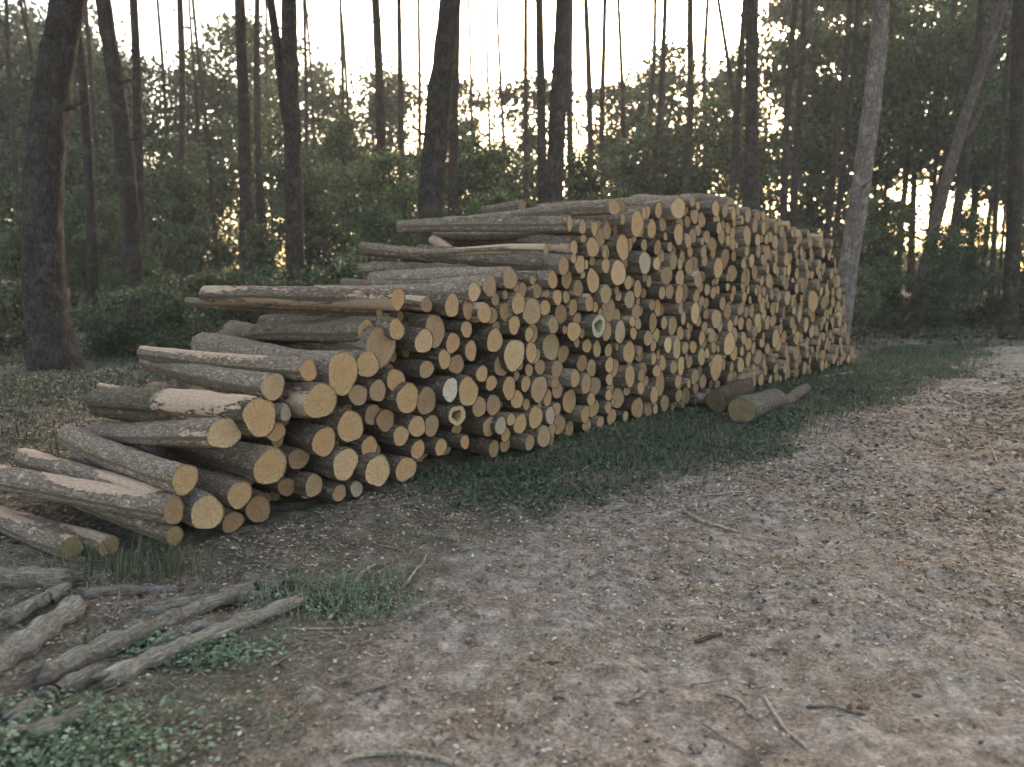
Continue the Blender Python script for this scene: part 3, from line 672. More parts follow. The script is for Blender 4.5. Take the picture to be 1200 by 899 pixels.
# ------------------------------------------------------------------ pines, trunk by trunk
# (pixels up the trunk [x,y], width px at middle, forward distance, label, short)
PINES = [
 ([(66, 432), (46, 290), (50, 160), (78, 0)], 42, 12.3, 'massive dark pine trunk in the left foreground leaning right as it rises', 'massive leaning pine', 1.0),
 ([(108, 402), (104, 250), (100, 110), (88, -10)], 11, 19, 'slender dark pine just right of the massive leaning pine', None, .9),
 ([(152, 395), (152, 240), (140, 110), (121, -10)], 20, 17, 'sturdy pine leaning left at its top, right of the massive leaning pine', 'left leaning sturdy pine', 1.),
 ([(168, 395), (166, 220), (162, 110), (154, -10)], 11, 20, 'thin straight pine close against the left leaning sturdy pine', None, 1.),
 ([(198, 380), (194, 170), (186, 10)], 5, 34, 'very thin far pine in the bright gap left of the centre left group', None, .8),
 ([(236, 380), (231, 130), (222, 0)], 4, 40, 'thinnest distant pine under the open sky at upper left', None, .8),
 ([(288, 390), (286, 200), (282, 0)], 15, 21, 'dark upright pine left of the forked pine', 'upright pine left of the fork', 1.),
 ([(305, 385), (303, 200), (302, 0)], 8, 28, 'thin pine between the upright pine and the forked pine', None, .9),
 ([(344, 372), (345, 230), (343, 110), (340, -10)], 21, 16, 'forked pine with a second stem leaving left halfway up', 'forked pine', 1.),
 ([(360, 380), (360, 200), (357, 60)], 5, 33, 'thin faint pine just right of the forked pine', None, .9),
 ([(404, 380), (403, 200), (400, 40)], 5, 38, 'faint far pine midway between the forked pine and the twin pair', None, .8),
 ([(448, 380), (446, 170), (440, 0)], 12, 25, 'thicker of two pines in the gap left of the great central pine', None, 1.),
 ([(472, 380), (470, 170), (468, 0)], 8, 29, 'thinner of two pines in the gap left of the great central pine', None, 1.),
 ([(508, 330), (508, 180), (518, 80), (530, -10)], 29, 14.5, 'great dark pine trunk rising from behind the stack, centre of the wood', 'great central pine', 1.),
 ([(533, 370), (531, 200), (533, 100)], 12, 22, 'thin pine half hidden behind the great central pine', None, 1.1),
 ([(556, 380), (553, 150), (549, 0)], 4, 40, 'very thin pine right of the great central pine against bright sky', None, .9),
 ([(618, 380), (616, 150), (616, 0)], 7, 32, 'thin pine left of the paired pines above the stack', None, 1.),
 ([(636, 330), (635, 180), (632, 0)], 12, 23, 'left one of the paired pines above the stack', None, 1.),
 ([(645, 330), (652, 180), (660, 0)], 21, 17, 'thicker right one of the paired pines above the stack', 'thick paired pine', 1.1),
 ([(694, 370), (692, 170), (686, 0)], 8, 29, 'thin straight pine right of the thick paired pine', None, 1.1),
 ([(733, 380), (730, 150), (725, 0)], 6, 33, 'slim far pine above the crest of the stack', None, 1.1),
 ([(772, 380), (776, 150), (781, 0)], 6, 35, 'slim pine leaning right above the crest of the stack', None, 1.2),
 ([(878, 380), (866, 170), (843, 0)], 6, 27, 'thin pine leaning hard to the left above the far half of the stack', None, 1.2),
 ([(880, 370), (881, 180), (884, 0)], 17, 19, 'broad hazy pine standing straight above the far half of the stack', 'broad hazy pine', 1.2),
 ([(916, 380), (922, 180), (931, 0)], 9, 26, 'left stem of the two slim pines right of the broad hazy pine', None, 1.1),
 ([(926, 380), (934, 180), (942, 0)], 8, 27, 'right stem of the two slim pines right of the broad hazy pine', None, 1.2),
 ([(968, 380), (988, 200), (1005, 0)], 7, 27, 'thin dark pine just left of the pale leaning pine', None, 1.1),
 ([(984, 400), (1000, 280), (1018, 130), (1031, -10)], 21, 15.8, 'pale grey pine leaning right beside the far end of the stack', 'pale leaning pine', 3.6),
 ([(1066, 392), (1092, 270), (1115, 180), (1138, 110)], 13, 18.5, 'slanting grey trunk with a side branch right of the pale leaning pine', 'slanting grey trunk', 2.6),
 ([(1100, 388), (1112, 290), (1128, 200), (1144, 90)], 11, 20, 'dark leaning trunk next to the slanting grey trunk', None, 1.1),
 ([(1155, 385), (1168, 240), (1180, 120)], 6, 25, 'thin dark trunk leaning right near the right edge', None, 1.),
 ([(1180, 392), (1190, 280), (1196, 120)], 16, 17.5, 'dark thick trunk at the right edge of the wood', 'right edge trunk', .9),
 ([(20, 400), (18, 200), (8, 0)], 6, 30, 'thin dark trunk at the left frame edge', None, .8),
 ([(90, 395), (64, 200), (22, 0)], 5, 30, 'thin trunk seen behind the massive leaning pine', None, .8),
]
for k, (pp, w, Y, lab, short, tn) in enumerate(PINES):
    pts = []
    for (px, py) in pp: pts.append(AT(px, py, Y))
    g0 = gz1(pts[0].x, Y); base = pts[0].copy()
    if base.z > g0 + .05 or True:
        d = (pts[1] - pts[0]); base = pts[0] + d * ((g0 - .15 - pts[0].z) / d.z)
    top = pts[-1] + (pts[-1] - pts[-2]).normalized() * .1
    dirt_ = (pts[-1] - pts[-2]).normalized(); dirt_ = (dirt_ + Vector((0, 0, 1.2))).normalized()
    height = max(13.5, Y * .34 + 8.6) + (k % 4) * .8
    ctrl = [base] + pts[1:]; n1 = 48 if w > 18 else 16
    # smooth through points (Catmull-like by interpolating on z)
    zs = np.array([c.z for c in ctrl]); xs = np.array([c.x for c in ctrl])
    zz = np.linspace(zs[0], zs[-1], n1); co = np.polyfit(zs, xs, min(3, len(zs) - 1)); xx = np.polyval(co, zz)
    P = [Vector((x, Y + .12 * math.sin(z * .5 + k), z)) for x, z in zip(xx, zz)]
    last = P[-1]; sl = (P[-1] - P[-2]) / (P[-1].z - P[-2].z); nz_ = 6
    if height > last.z + 1:
        for q in range(1, nz_ + 1):
            dz = (height - last.z) * q / nz_; P.append(Vector((last.x + sl.x * dz * (1 - .4 * q / nz_), last.y, last.z + dz)))
    r0 = w / 2 * Y / FPX
    rad = [r0 * (1.12 - .75 * (p.z / max(height, P[-1].z))) + r0 * .35 * math.exp(-max(p.z, 0) * 3.2) for p in P]
    loc = Vector((base.x, base.y, g0))
    root = link('pine_tree', None, None, lab, 'tree', 'pine trees in the wood behind the stack'); root.location = loc
    Pl = [p - loc for p in P]
    parts = [tube(Pl, rad, 26 if w > 18 else 9, .13 if w > 18 else .07, k * 3.3, 6 if w < 30 else 10)]
    rs = random.Random(k)
    for q in range(5):      # dead snags
        b = Pl[rs.randrange(len(Pl) // 3, len(Pl) - 1)]; a = rs.uniform(0, 6.28); L = rs.uniform(.2, .9)
        parts.append(tube([b, b + Vector((math.cos(a) * L * .6, math.sin(a) * L * .6, .05)), b + Vector((math.cos(a) * L, math.sin(a) * L, rs.uniform(-.1, .25)))], [r0 * .16, r0 * .12, r0 * .05], 5, .05))
    V, F, U = join(parts); tc = np.array((1, .96, .94)) * tn
    link('trunk', mesh('trunk', V, F, [M_PINE], tc, U), root)
    if short == 'forked pine':
        f = [AT(345, 190, Y) - loc, AT(334, 128, Y) - loc, AT(326, 60, Y) - loc, AT(314, -20, Y) - loc, AT(306, -120, Y) - loc]
        V, F, U = tube(f, [.10, .09, .085, .075, .04], 9, .05, 3.)
        link('second_stem', mesh('second_stem', V, F, [M_PINE], tc, U), root)
    if short == 'slanting grey trunk':
        f = [AT(1118, 172, Y) - loc, AT(1140, 150, Y) - loc, AT(1152, 124, Y) - loc, AT(1172, 112, Y) - loc]
        V, F, U = tube(f, [.06, .05, .045, .02], 8, .05, 3.)
        link('branch', mesh('branch', V, F, [M_PINE], tc, U), root)
    # needles high up
    o = link('crown', NEED[k % 3], root); tp = Pl[-1]
    s_ = .8 + .3 * (w > 15); o.scale = (s_, s_, s_); o.location = (tp.x, tp.y, tp.z - 15.2 * s_); o.rotation_euler = (0, 0, k * 1.3)

# ------------------------------------------------------------------ broadleaf trees and bushes behind
SKY = [(-200, -30), (0, -20), (120, 0), (165, 50), (185, 90), (225, 95), (250, 60), (300, 10), (350, 40), (380, 60), (450, 62), (520, 100), (600, 100), (660, 85), (720, 75), (780, 60), (850, 45), (885, 0), (920, -30), (1000, -60), (1400, -80)]
def skyy(x): return float(np.interp(x, [s_[0] for s_ in SKY], [s_[1] for s_ in SKY]))
slotsT = {}
pshort = [(p[0][1][0], p[4]) for p in PINES if p[4]]
def treelabel(row, px, extra=''):
    m = min(pshort, key=lambda q: abs(q[0] - px)); side = 'left' if px < m[0] else 'right'
    key = (row, m[1], side); n = slotsT.get(key, 0); slotsT[key] = n + 1
    return '%s, %s one %s of the %s' % (row, ordw[n], side, m[1])
def plant_tree(px, Y, toppx, kind, k, row):
    P = AT(px, 380, Y); gzv = gz1(P.x, Y); top = AT(px, toppx, Y).z; s_ = max(.3, (top - gzv) / 8.0)
    root = link('broadleaf_tree', None, None, treelabel(row, px), 'tree', 'leafy trees closing the view behind the pines'); root.location = (P.x, Y, gzv)
    t, c = BRO[k % 5]; sx = s_ * random.uniform(.9, 1.2) if kind != 'high' else s_ * .8
    c = SPARSE if kind == 'sparse' else HIGH if kind == 'high' else c
    for nm, me in (('trunk', t), ('crown', c)):
        o = link(nm, me, root); o.scale = (sx, sx, s_); o.rotation_euler = (0, 0, k * 2.1)
k = 0
def row_(Y0, dY, step, topf, kindf, row, x0=-260, x1=1460):
    global k
    px = x0 + random.uniform(0, 30)
    while px < x1:
        Y = Y0 + random.uniform(-dY, dY); kd = kindf(px)
        if kd: plant_tree(px, Y, topf(px), kd, k, row)
        k += 1; px += step * random.uniform(.75, 1.25) * FPX / Y
def bright(px): return 770 < px < 1165
row_(46, 4, 3.6, lambda x: skyy(x) + random.uniform(-5, 30), lambda x: ('full' if random.random() < .75 else 'sparse') if bright(x) else 'full', 'tall back row broadleaf tree')
row_(33, 3, 3.2, lambda x: skyy(x) + random.uniform(35, 90), lambda x: ('high' if random.random() < .6 else 'full') if bright(x) else ('full' if random.random() < .75 else 'sparse'), 'middle row leafy tree')
row_(24, 2.2, 2.9, lambda x: random.uniform(150, 215) if not bright(x) else random.uniform(222, 268), lambda x: 'full', 'near row leafy tree')
row_(18.5, 1.6, 2.4, lambda x: random.uniform(215, 285) if not bright(x) else random.uniform(275, 300), lambda x: 'full' if x < 700 or x > 1030 else 'full', 'low dark undergrowth tree')
sl = 0
def bush(px, Y, hpx, k, lab):
    P = AT(px, 380, Y); g0 = gz1(P.x, Y); s_ = max(.3, (AT(px, hpx, Y).z - g0) / 2.3)
    o = link('bush', BUSH[k % 3], None, lab, 'bush', 'bushes at the edge of the wood'); o.location = (P.x, Y, g0); o.scale = (s_ * 1.15, s_ * 1.15, s_); o.rotation_euler = (0, 0, k)
for k2, (px, Y, hp) in enumerate([(-90, 13.5, 330), (10, 15, 330), (130, 14.2, 345), (200, 14.5, 330), (262, 14, 320), (322, 14, 325), (395, 14.6, 310), (450, 15, 290), (570, 15.5, 275), (600, 16, 262), (690, 16, 262), (760, 16.5, 262), (1030, 19, 318), (1095, 21, 330), (1150, 20, 322), (1215, 19.5, 310), (1290, 18, 320), (1375, 17, 320)]):
    bush(px, Y, hp, k2, treelabel('dark bush at wood edge', px))

# more slender pines deeper in the wood
VS, FS, US = tube([Vector((.06 * math.sin(z * .7), .05 * math.sin(z * .4 + 1), z)) for z in np.linspace(-.2, 22, 16)], list(np.linspace(.13, .05, 16)), 8, .08, 4.)
SL = mesh('trunk', VS, FS, [M_PINE], (1.1, 1.05, 1.), US)
for k3, px in enumerate([-60, 72, 130, 214, 262, 322, 384, 424, 492, 575, 596, 668, 706, 748, 760, 800, 822, 846, 903, 948, 962, 1032, 1048, 1076, 1090, 1128, 1168, 1220, 1260]):
    Y = random.uniform(26, 40); P = AT(px, 380, Y); g0 = gz1(P.x, Y)
    root = link('pine_tree', None, None, treelabel('slender background pine', px), 'tree', 'pine trees in the wood behind the stack'); root.location = (P.x, Y, g0)
    o = link('trunk', SL, root); q = random.uniform(.55, 1.25); o.scale = (q, q, 1.0); o.rotation_euler = (random.gauss(0, .02), random.gauss(0, .035), k3)
    o = link('crown', NEED[k3 % 3], root); o.location = (0, 0, 7); o.scale = (.8, .8, 1)
# ------------------------------------------------------------------ old logs and sticks lying about
def lay(name, pts, r, lab, cat, tint=(1, 1, 1), torn=0., moss=0., seg=12, n=12, rough=.2, lift=.6, group=None, r2=None, mat=None, fr=8):
    if r > .02: n = n * 2 + 4; seg = 22; fr = 13; rough = max(rough, .17)
    P = [G(*p) for p in pts]; P = spline(P, n) if len(P) > 2 else [P[0].lerp(P[1], t) for t in np.linspace(0, 1, n)]
    for p in P: p.z = gz1(p.x, p.y) + r * lift
    a, b = P[0].z, P[-1].z
    zs = [p.z for p in P]; co = np.polyfit(range(n), zs, 1); 
    for q, p in enumerate(P): p.z = float(np.polyval(co, q)) if r > .02 else p.z
    c = P[n // 2].copy(); loc = Vector((c.x, c.y, gz1(c.x, c.y)))
    rr = list(np.linspace(r, r2 or r * .85, n)); rr[0] *= .8; rr[-1] *= .7
    if r > .02:      # crooked and ragged
        rr = [q * (1 + .1 * math.sin(i_ * .8 + len(lab)) + random.uniform(-.012, .012)) for i_, q in enumerate(rr)]; rr[0] *= .85; rr[-1] = rr[-2] * .8
        P = [p + Vector((random.uniform(-1, 1), random.uniform(-1, 1), random.uniform(-.5, .5))) * r * .008 for p in P]
    V, F, U = tube([p - loc for p in P], rr, seg, rough, len(lab) * 1.7, fr)
    if r > .02:
        ax_ = np.array((P[-1] - P[0]).normalized()[:]); jr = np.random.default_rng(len(lab))
        for kk in (0, n - 1):
            o_ = jr.uniform(-.9, .9, seg + 1); o_[seg] = o_[0]; V[kk * (seg + 1):(kk + 1) * (seg + 1)] += ax_[None] * (o_ * r * 1.1)[:, None]
        V[:-2] += 0.0
    me = mesh(name, V, F, [mat or M_WEATH], tint, U, attrs={'torn': np.full(len(V), torn), 'moss': np.full(len(V), moss)})
    o = link(name, me, None, lab, cat, group); o.location = loc; return o
OG = 'old weathered logs lying in the left foreground'
GT = (1.1, 1.08, 1.02)
lay('weathered_log', [(45, 800), (175, 742), (298, 690)], .048, 'long bare grey log, middle one of the weathered logs lying left', 'log', GT, n=26, seg=16, group=OG, r2=.036, lift=.8)
lay('weathered_log', [(122, 806), (235, 757), (352, 712)], .040, 'long pale grey split log nearest the dirt track', 'log', (1.35, 1.34, 1.28), n=24, seg=14, group=OG, r2=.034, lift=.8)
lay('weathered_log', [(-60, 812), (20, 765), (92, 712)], .06, 'thick lichen spotted grey log at the left frame edge', 'log', (1.35, 1.36, 1.3), n=20, seg=16, group=OG, r2=.05)
lay('weathered_log', [(-60, 690), (10, 683), (86, 688)], .06, 'short flat grey log behind the thick lichen spotted one', 'log', GT, n=14, seg=14, group=OG)
lay('weathered_log', [(15, 850), (70, 815), (125, 788)], .045, 'rotting mossy log half sunk in ivy, below the long grey one', 'log', (1., 1., .9), moss=.35, n=16, group=OG, lift=.35)
lay('weathered_log', [(-40, 880), (30, 868), (90, 845)], .045, 'sunken log among ivy leaves in the bottom left corner', 'log', (1.05, 1.05, .95), moss=.5, n=14, group=OG, lift=.3)
lay('weathered_log', [(185, 758), (245, 738)], .03, 'short stub of grey wood between the two long weathered logs', 'log', GT, n=8, group=OG)
lay('weathered_log', [(170, 716), (250, 702), (318, 700)], .035, 'thin grey log lying behind the long middle one', 'log', GT, n=14, group=OG)
lay('weathered_log', [(285, 682), (338, 694)], .045, 'dark knobbly stub at the tip of the weathered logs', 'log', (.8, .78, .75), n=8, group=OG, rough=.25)
lay('weathered_log', [(8, 735), (45, 712), (78, 700)], .042, 'broken grey lump of wood behind the thick lichen spotted log', 'log', (1.2, 1.2, 1.15), n=8, group=OG, lift=1.0, rough=.4)
lay('weathered_log', [(95, 700), (150, 690), (210, 688)], .03, 'low bark covered stick behind the weathered logs in tall grass', 'log', (1., .98, .95), n=10, group=OG)
# fallen mossy log by the stack
P = G(868, 496); r_ = .14; P.z = r_ * .9; B = G(908, 478); B.z = r_ * .8
for (P, B, r_, col, lab, ms, tn) in [
    (P, B, r_, (.20, .15, .08), 'short thick mossy log with brown rotten end fallen in front of the stack', .55, (.9, .95, .9)),
    (G(926, 474) + Vector((0, 0, .07)), G(945, 462) + Vector((0, 0, .08)), .06, (.45, .27, .21), 'small log with pinkish end behind the short thick mossy log', .3, (.9, .9, .85)),
    (G(842, 485) + Vector((0, .1, .12)), G(880, 466) + Vector((0, .2, .12)), .12, (.09, .062, .04), 'dark rotten brown log lying left of the short thick mossy log', .6, (.7, .6, .5)),
    (Vector((0, 0, .0)), None, 0, None, None, 0, None)]:
    if B is None: continue
    (V, F, uv, tv, mv, mi), (CV, CF, CU) = log_arrays(r_, (B - P).length, 18, 9, .08, r_ * 100, .01, .1, 0, ms)
    o = link('fallen_log', mesh('fallen_log', V, F, [M_BARK, M_CUT], tn, uv, mi, attrs={'torn': tv, 'moss': mv}), None, lab, 'log', 'fallen logs in front of the stack', mw=frame(P, B - P))
    link('cut_end', mesh('cut_end', CV, CF, [M_CUT], col, CU, smooth=False), o)
# pale split slab on top of it
a = G(862, 482); a.z = .36; b = G(892, 470); b.z = .35
V, F, U = tube([a.lerp(b, t) for t in np.linspace(0, 1, 6)], [.02, .035, .03, .035, .03, .015], 7, .3, 2., 12)
me = mesh('split_wood', V - np.array(a), F, [M_BARK], (1.6, 1.5, 1.4), U, attrs={'torn': np.full(len(V), .42), 'moss': np.zeros(len(V))})
o = link('split_wood', me, None, 'pale pink split slab of wood resting on the short thick mossy log', 'wood slab'); o.location = a
SG = 'dead sticks lying on the ground'
ST = [([(801, 600), (826, 610), (865, 618)], .012, 'curved pale stick on the track right of the grass', (2.2, 2.0, 1.8)),
 ([(896, 803), (918, 835), (948, 867)], .007, 'straight pale stick pointing away at bottom right of the track', (2.6, 2.5, 2.3)),
 ([(838, 796), (868, 806), (882, 822), (900, 822)], .006, 'crooked thin stick left of the straight pale stick', (2.2, 2.1, 1.9)),
 ([(400, 897), (450, 884), (500, 888), (535, 899)], .009, 'arched thin branch at the bottom edge of the picture', (2.2, 2.15, 1.9)),
 ([(722, 812), (745, 806), (760, 795)], .006, 'small pinkish twig on the track left of the crooked stick', (2.0, 1.7, 1.5)),
 ([(945, 815), (980, 822), (1015, 832)], .006, 'dark thin twig lying right of the straight pale stick', (.9, .85, .8)),
 ([(385, 728), (412, 690), (440, 662)], .009, 'slanting pale stick standing in the small grass tuft', (2.0, 2.0, 1.8)),
 ([(340, 742), (375, 740), (420, 735)], .007, 'pale twig at the edge of the small grass tuft', (2.0, 1.9, 1.7)),
 ([(470, 690), (490, 668), (500, 650)], .008, 'grey bent twig right of the small grass tuft', (1.6, 1.6, 1.5)),
 ([(620, 578), (660, 560), (700, 545)], .008, 'grey branch lying in the dark grass before the stack', (1.6, 1.6, 1.5)),
 ([(560, 596), (600, 590), (645, 575)], .007, 'thin twig in the grass left of the grey branch', (1.5, 1.5, 1.4)),
 ([(830, 512), (850, 502), (858, 494)], .010, 'short pale branch in grass below the rotten brown log', (1.8, 1.7, 1.6)),
 ([(960, 440), (990, 437), (1016, 436)], .02, 'pale broken branch on the verge beyond the far end of the stack', (2.2, 2.1, 2.)),
 ([(820, 580), (850, 582), (872, 580)], .008, 'short pale twig on the track just above the curved pale stick', (2.2, 2.0, 1.8)),
 ([(1160, 525), (1166, 540), (1168, 545)], .008, 'tiny pale twig at the right of the track', (2.2, 2.1, 2.0)),
 ([(170, 528), (178, 518), (196, 516)], .010, 'white splinter of wood on the heap above the grey knobbly log', (2.6, 2.6, 2.5)),
 ([(815, 742), (830, 738), (846, 730)], .009, 'dark stub of bark on the track below the curved pale stick', (.5, .45, .42)),
 ([(88, 468), (100, 466), (112, 468)], .02, 'white chip of wood behind the big torn log', (2.4, 2.4, 2.4)),
 ([(320, 510), (60, 480), (62, 480)], .0, None, None)]
for pts, r_, lab, tn in ST:
    if not lab: continue
    lay('stick', pts, r_, lab, 'stick', tn, n=9, seg=6, rough=.25, lift=1.1, group=SG, fr=20)

# ------------------------------------------------------------------ ground litter, grass, ivy, undergrowth
def scatter(n, box, dens, rs):
    x = rs.uniform(box[0], box[1], n); y = rs.uniform(box[2], box[3], n); k_ = rs.uniform(0, 1, n) < dens(x, y); return x[k_], y[k_]
def in_stack(x, y):
    s_ = (x - A0.x) * FD.x + (y - A0.y) * FD.y; q = (x - A0.x) * NI.x + (y - A0.y) * NI.y
    return (s_ > -1.8) & (s_ < smax) & (q > .0) & (q < 1.9)
def inview(x, y, m=1.25): return (np.abs(x) < (.65 * y + .5) * m)
rs = np.random.default_rng(5)
PALL = np.array([(.34, .27, .19), (.2, .14, .09), (.11, .08, .055), (.42, .36, .28), (.28, .2, .16), (.5, .46, .38), (.16, .12, .1), (.3, .26, .22)])
def litter(name, n, box, dens, size, tilt, lab, cat, sd_, pal=PALL, shape=LEAFQ, wpal=None, zoff=.006, mat=M_LITTER, bright=(.6, 1.2)):
    r2 = np.random.default_rng(sd_); x, y = scatter(n, box, dens, r2); z = gz(x, y) + zoff; wpal = wpal or (np.array([1, 1.2, 1.3, .8, 1.2, .5, 1.2, 1])[:len(pal)] / np.array([1, 1.2, 1.3, .8, 1.2, .5, 1.2, 1])[:len(pal)].sum())
    sc = np.clip(np.hypot(x, y) / 5, .75, 2.2)
    V, F = leaves(np.stack([x, y, z], 1), 1.0, tilt, r2, shape)
    c0 = np.repeat(np.stack([x, y, z], 1), 4, 0); V = c0 + (V - c0) * np.repeat(size * sc, 4)[:, None]
    col = pal[r2.choice(len(pal), len(x), p=wpal)] * r2.uniform(*bright, len(x))[:, None]
    me = mesh(name, V, F, [mat], np.repeat(col, 4, 0), smooth=False)
    return link(name, me, None, lab, cat, None, 'stuff')
litter('leaf_litter', 260000, (-7, 8, 1.6, 13), lambda x, y: inview(x, y) * (~in_stack(x, y)) * (1 - .25 * dirt_mask(x, y)) * np.clip(.5 + 1.3 * vnoise(x, y, 5, 1.7), .12, 1) * np.clip(6 / y, 0, 1), .028, .35, 'brown fallen leaves and bark flakes strewn over the forest floor and track', 'leaf litter', 11)
litter('track_litter', 60000, (-1, 12, 2, 18), lambda x, y: inview(x, y) * dirt_mask(x, y) * (.25 + np.exp(-((x - np.interp(y, ey, ex) - 2.7 - .3 * np.sin(y)) / .65) ** 2)) * np.clip(.2 + 1.4 * vnoise(x, y, 15, 1.2), .03, 1) * np.clip(8 / y, 0, 1), .036, .5, 'darker band of dead leaves and bark crumbs along the middle of the track', 'leaf litter', 14, np.array([(.16, .11, .07), (.24, .17, .11), (.09, .065, .045), (.33, .26, .18), (.13, .1, .07), (.4, .35, .28), (.2, .14, .09), (.3, .22, .14)]))
NEEDLEQ = np.array([[-.025, -1, 0], [.025, -1, 0], [.03, 1, .05], [-.02, 1, .05]])
litter('pine_needles', 110000, (-5, 6, 1.6, 9), lambda x, y: inview(x, y) * (~in_stack(x, y)) * (1 - .5 * dirt_mask(x, y)) * np.clip(4 / y, 0, 1), .035, .2, 'dry pine needles and straw scattered over the soil', 'pine needles', 12, np.array([(.3, .2, .13), (.42, .34, .24), (.2, .14, .1)]), NEEDLEQ, zoff=.012)
def chips(name, n, box, dens, s0, s1, lab, cat, sd_, pal):
    r2 = np.random.default_rng(sd_); x, y = scatter(n, box, dens, r2); z = gz(x, y); m = len(x)
    base = np.array([[1, 0, 0], [0, 1, 0], [-1, 0, 0], [0, -1, 0], [0, 0, .7], [0, 0, -.5]], float)
    F0 = np.array([[0, 1, 4], [1, 2, 4], [2, 3, 4], [3, 0, 4], [1, 0, 5], [2, 1, 5], [3, 2, 5], [0, 3, 5]])
    V = base[None] * r2.uniform(.6, 1.4, (m, 6, 1)); s_ = r2.uniform(s0, s1, m) ** 1.0; a = r2.uniform(0, 6.28, m); el = r2.uniform(.35, 1, m)
    vx = V[:, :, 0] * s_[:, None]; vy = V[:, :, 1] * (s_ * el)[:, None]; vz = V[:, :, 2] * (s_ * .6)[:, None]
    X = vx * np.cos(a)[:, None] - vy * np.sin(a)[:, None] + x[:, None]; Y = vx * np.sin(a)[:, None] + vy * np.cos(a)[:, None] + y[:, None]
    VV = np.stack([X, Y, vz + z[:, None] + (s_ * .15)[:, None]], 2).reshape(-1, 3); F = (F0[None] + 6 * np.arange(m)[:, None, None]).reshape(-1, 3)
    col = pal[r2.choice(len(pal), m)] * r2.uniform(.7, 1.15, m)[:, None]
    link(name, mesh(name, VV, F, [M_LITTER], np.repeat(col, 6, 0), smooth=False), None, lab, cat, None, 'stuff')
r2 = np.random.default_rng(91); TW = []
xs_, ys_ = scatter(1500, (-4, 6, 2.2, 10), lambda x, y: inview(x, y) * (~in_stack(x, y)) * (1 - .75 * dirt_mask(x, y)) * np.clip(5 / y, 0, 1), r2)
for x_, y_ in zip(xs_, ys_):
    a_ = r2.uniform(0, 6.28); L_ = r2.uniform(.05, .22); z_ = gz1(x_, y_) + .012; b_ = r2.uniform(-.5, .5); t_ = float(r2.uniform(.002, .0055))
    d1 = Vector((math.cos(a_), math.sin(a_), 0)); d2 = Vector((math.cos(a_ + b_), math.sin(a_ + b_), r2.uniform(-.02, .15)))
    p0 = Vector((x_, y_, z_)); TW.append(tube([p0, p0 + d1 * L_ * .5, p0 + d1 * L_ * .5 + d2 * L_ * .5], [t_, t_, t_ * .5], 4, .0))
V, F, U = join(TW); link('twig_litter', mesh('twig_litter', V, F, [M_WEATH], (1.2, 1.1, 1.), U, attrs={'moss': np.zeros(len(V))}), None, 'small broken twigs littering the ground around the heap', 'twigs', None, 'stuff')
clus = lambda x, y: np.clip(vnoise(x, y, 2, 1.1) * 1.6 + .15, .04, 1)
chips('wood_chips', 8000, (-3, 9, 1.8, 14), lambda x, y: inview(x, y) * (~in_stack(x, y)) * clus(x, y), .006, .022, 'pale wood chips and little stones scattered over the track', 'wood chips', 21, np.array([(.5, .44, .34), (.6, .55, .46), (.4, .3, .22), (.36, .33, .3)]))
chips('clods', 9000, (-3, 9, 1.8, 16), lambda x, y: inview(x, y) * (dirt_mask(x, y) > .3) * np.clip(vnoise(x, y, 12, .8) * 2, .03, 1), .006, .028, 'crumbs and clods of brown soil on the track', 'soil clods', 22, np.array([(.14, .10, .075), (.22, .17, .13), (.09, .07, .05)]))
def gauss(cx, cy, sx, sy): return lambda x, y: np.exp(-((x - cx) / sx) ** 2 - ((y - cy) / sy) ** 2)
def grass(name, n, box, dens, h, lab, cat, sd_, pal, w=.0024, bendv=.5):
    r2 = np.random.default_rng(sd_); x, y = scatter(n, box, dens, r2); z = gz(x, y) - .005; m = len(x)
    a = r2.uniform(0, 6.28, m); hh = h * r2.uniform(.4, 1.25, m); ww = w * np.clip(np.hypot(x, y) / 4, 1, 2.4); be = r2.uniform(.2, 1.3, m) * bendv; t = r2.uniform(0, 6.28, m)
    dx, dy = np.cos(a) * ww, np.sin(a) * ww; bx, by = np.cos(t) * be * hh, np.sin(t) * be * hh
    p = np.stack([x, y, z], 1)
    V = np.zeros((m, 5, 3)); V[:, 0] = p - np.stack([dx, dy, 0 * dx], 1); V[:, 1] = p + np.stack([dx, dy, 0 * dx], 1)
    mid = p + np.stack([bx * .35, by * .35, hh * .6], 1); V[:, 2] = mid + np.stack([dx, dy, 0 * dx], 1) * .8; V[:, 3] = mid - np.stack([dx, dy, 0 * dx], 1) * .8
    V[:, 4] = p + np.stack([bx, by, hh * (1 - .35 * be)], 1)
    i0 = np.arange(m)[:, None] * 5
    F = [tuple(q) for q in (i0 + [0, 1, 2, 3]).tolist()] + [tuple(q) for q in (i0 + [3, 2, 4]).tolist()]
    col = pal[r2.choice(len(pal), m)] * r2.uniform(.6, 1.3, m)[:, None]
    link(name, mesh(name, V.reshape(-1, 3), F, [M_GRASS], np.repeat(col, 5, 0), smooth=False), None, lab, cat, None, 'stuff')
GP = np.array([(.07, .105, .05), (.10, .13, .065), (.06, .085, .045), (.17, .16, .11), (.13, .12, .08)])
beh = lambda x, y: ((y - A0.y) * NI.y + (x - A0.x) * NI.x)
def d_front(x, y):      # strip between the stack and the track
    s_ = (x - A0.x) * FD.x + (y - A0.y) * FD.y; q = -((x - A0.x) * NI.x + (y - A0.y) * NI.y)
    return (q > -.1) * np.clip((1 - dirt_mask(x, y)) * 1.6 - .1, 0, 1) * (s_ > .1) * np.clip(.3 + 1.5 * vnoise(x, y, 4, 1.6) + (s_ > .8) * .1 + np.clip(s_ - 4.5, 0, 1) * .45, .04, 1)
grass('verge_grass', 90000, (-1, 9, 5, 15), d_front, .10, 'dark green grass and weeds on the verge between stack and track', 'grass', 31, GP)
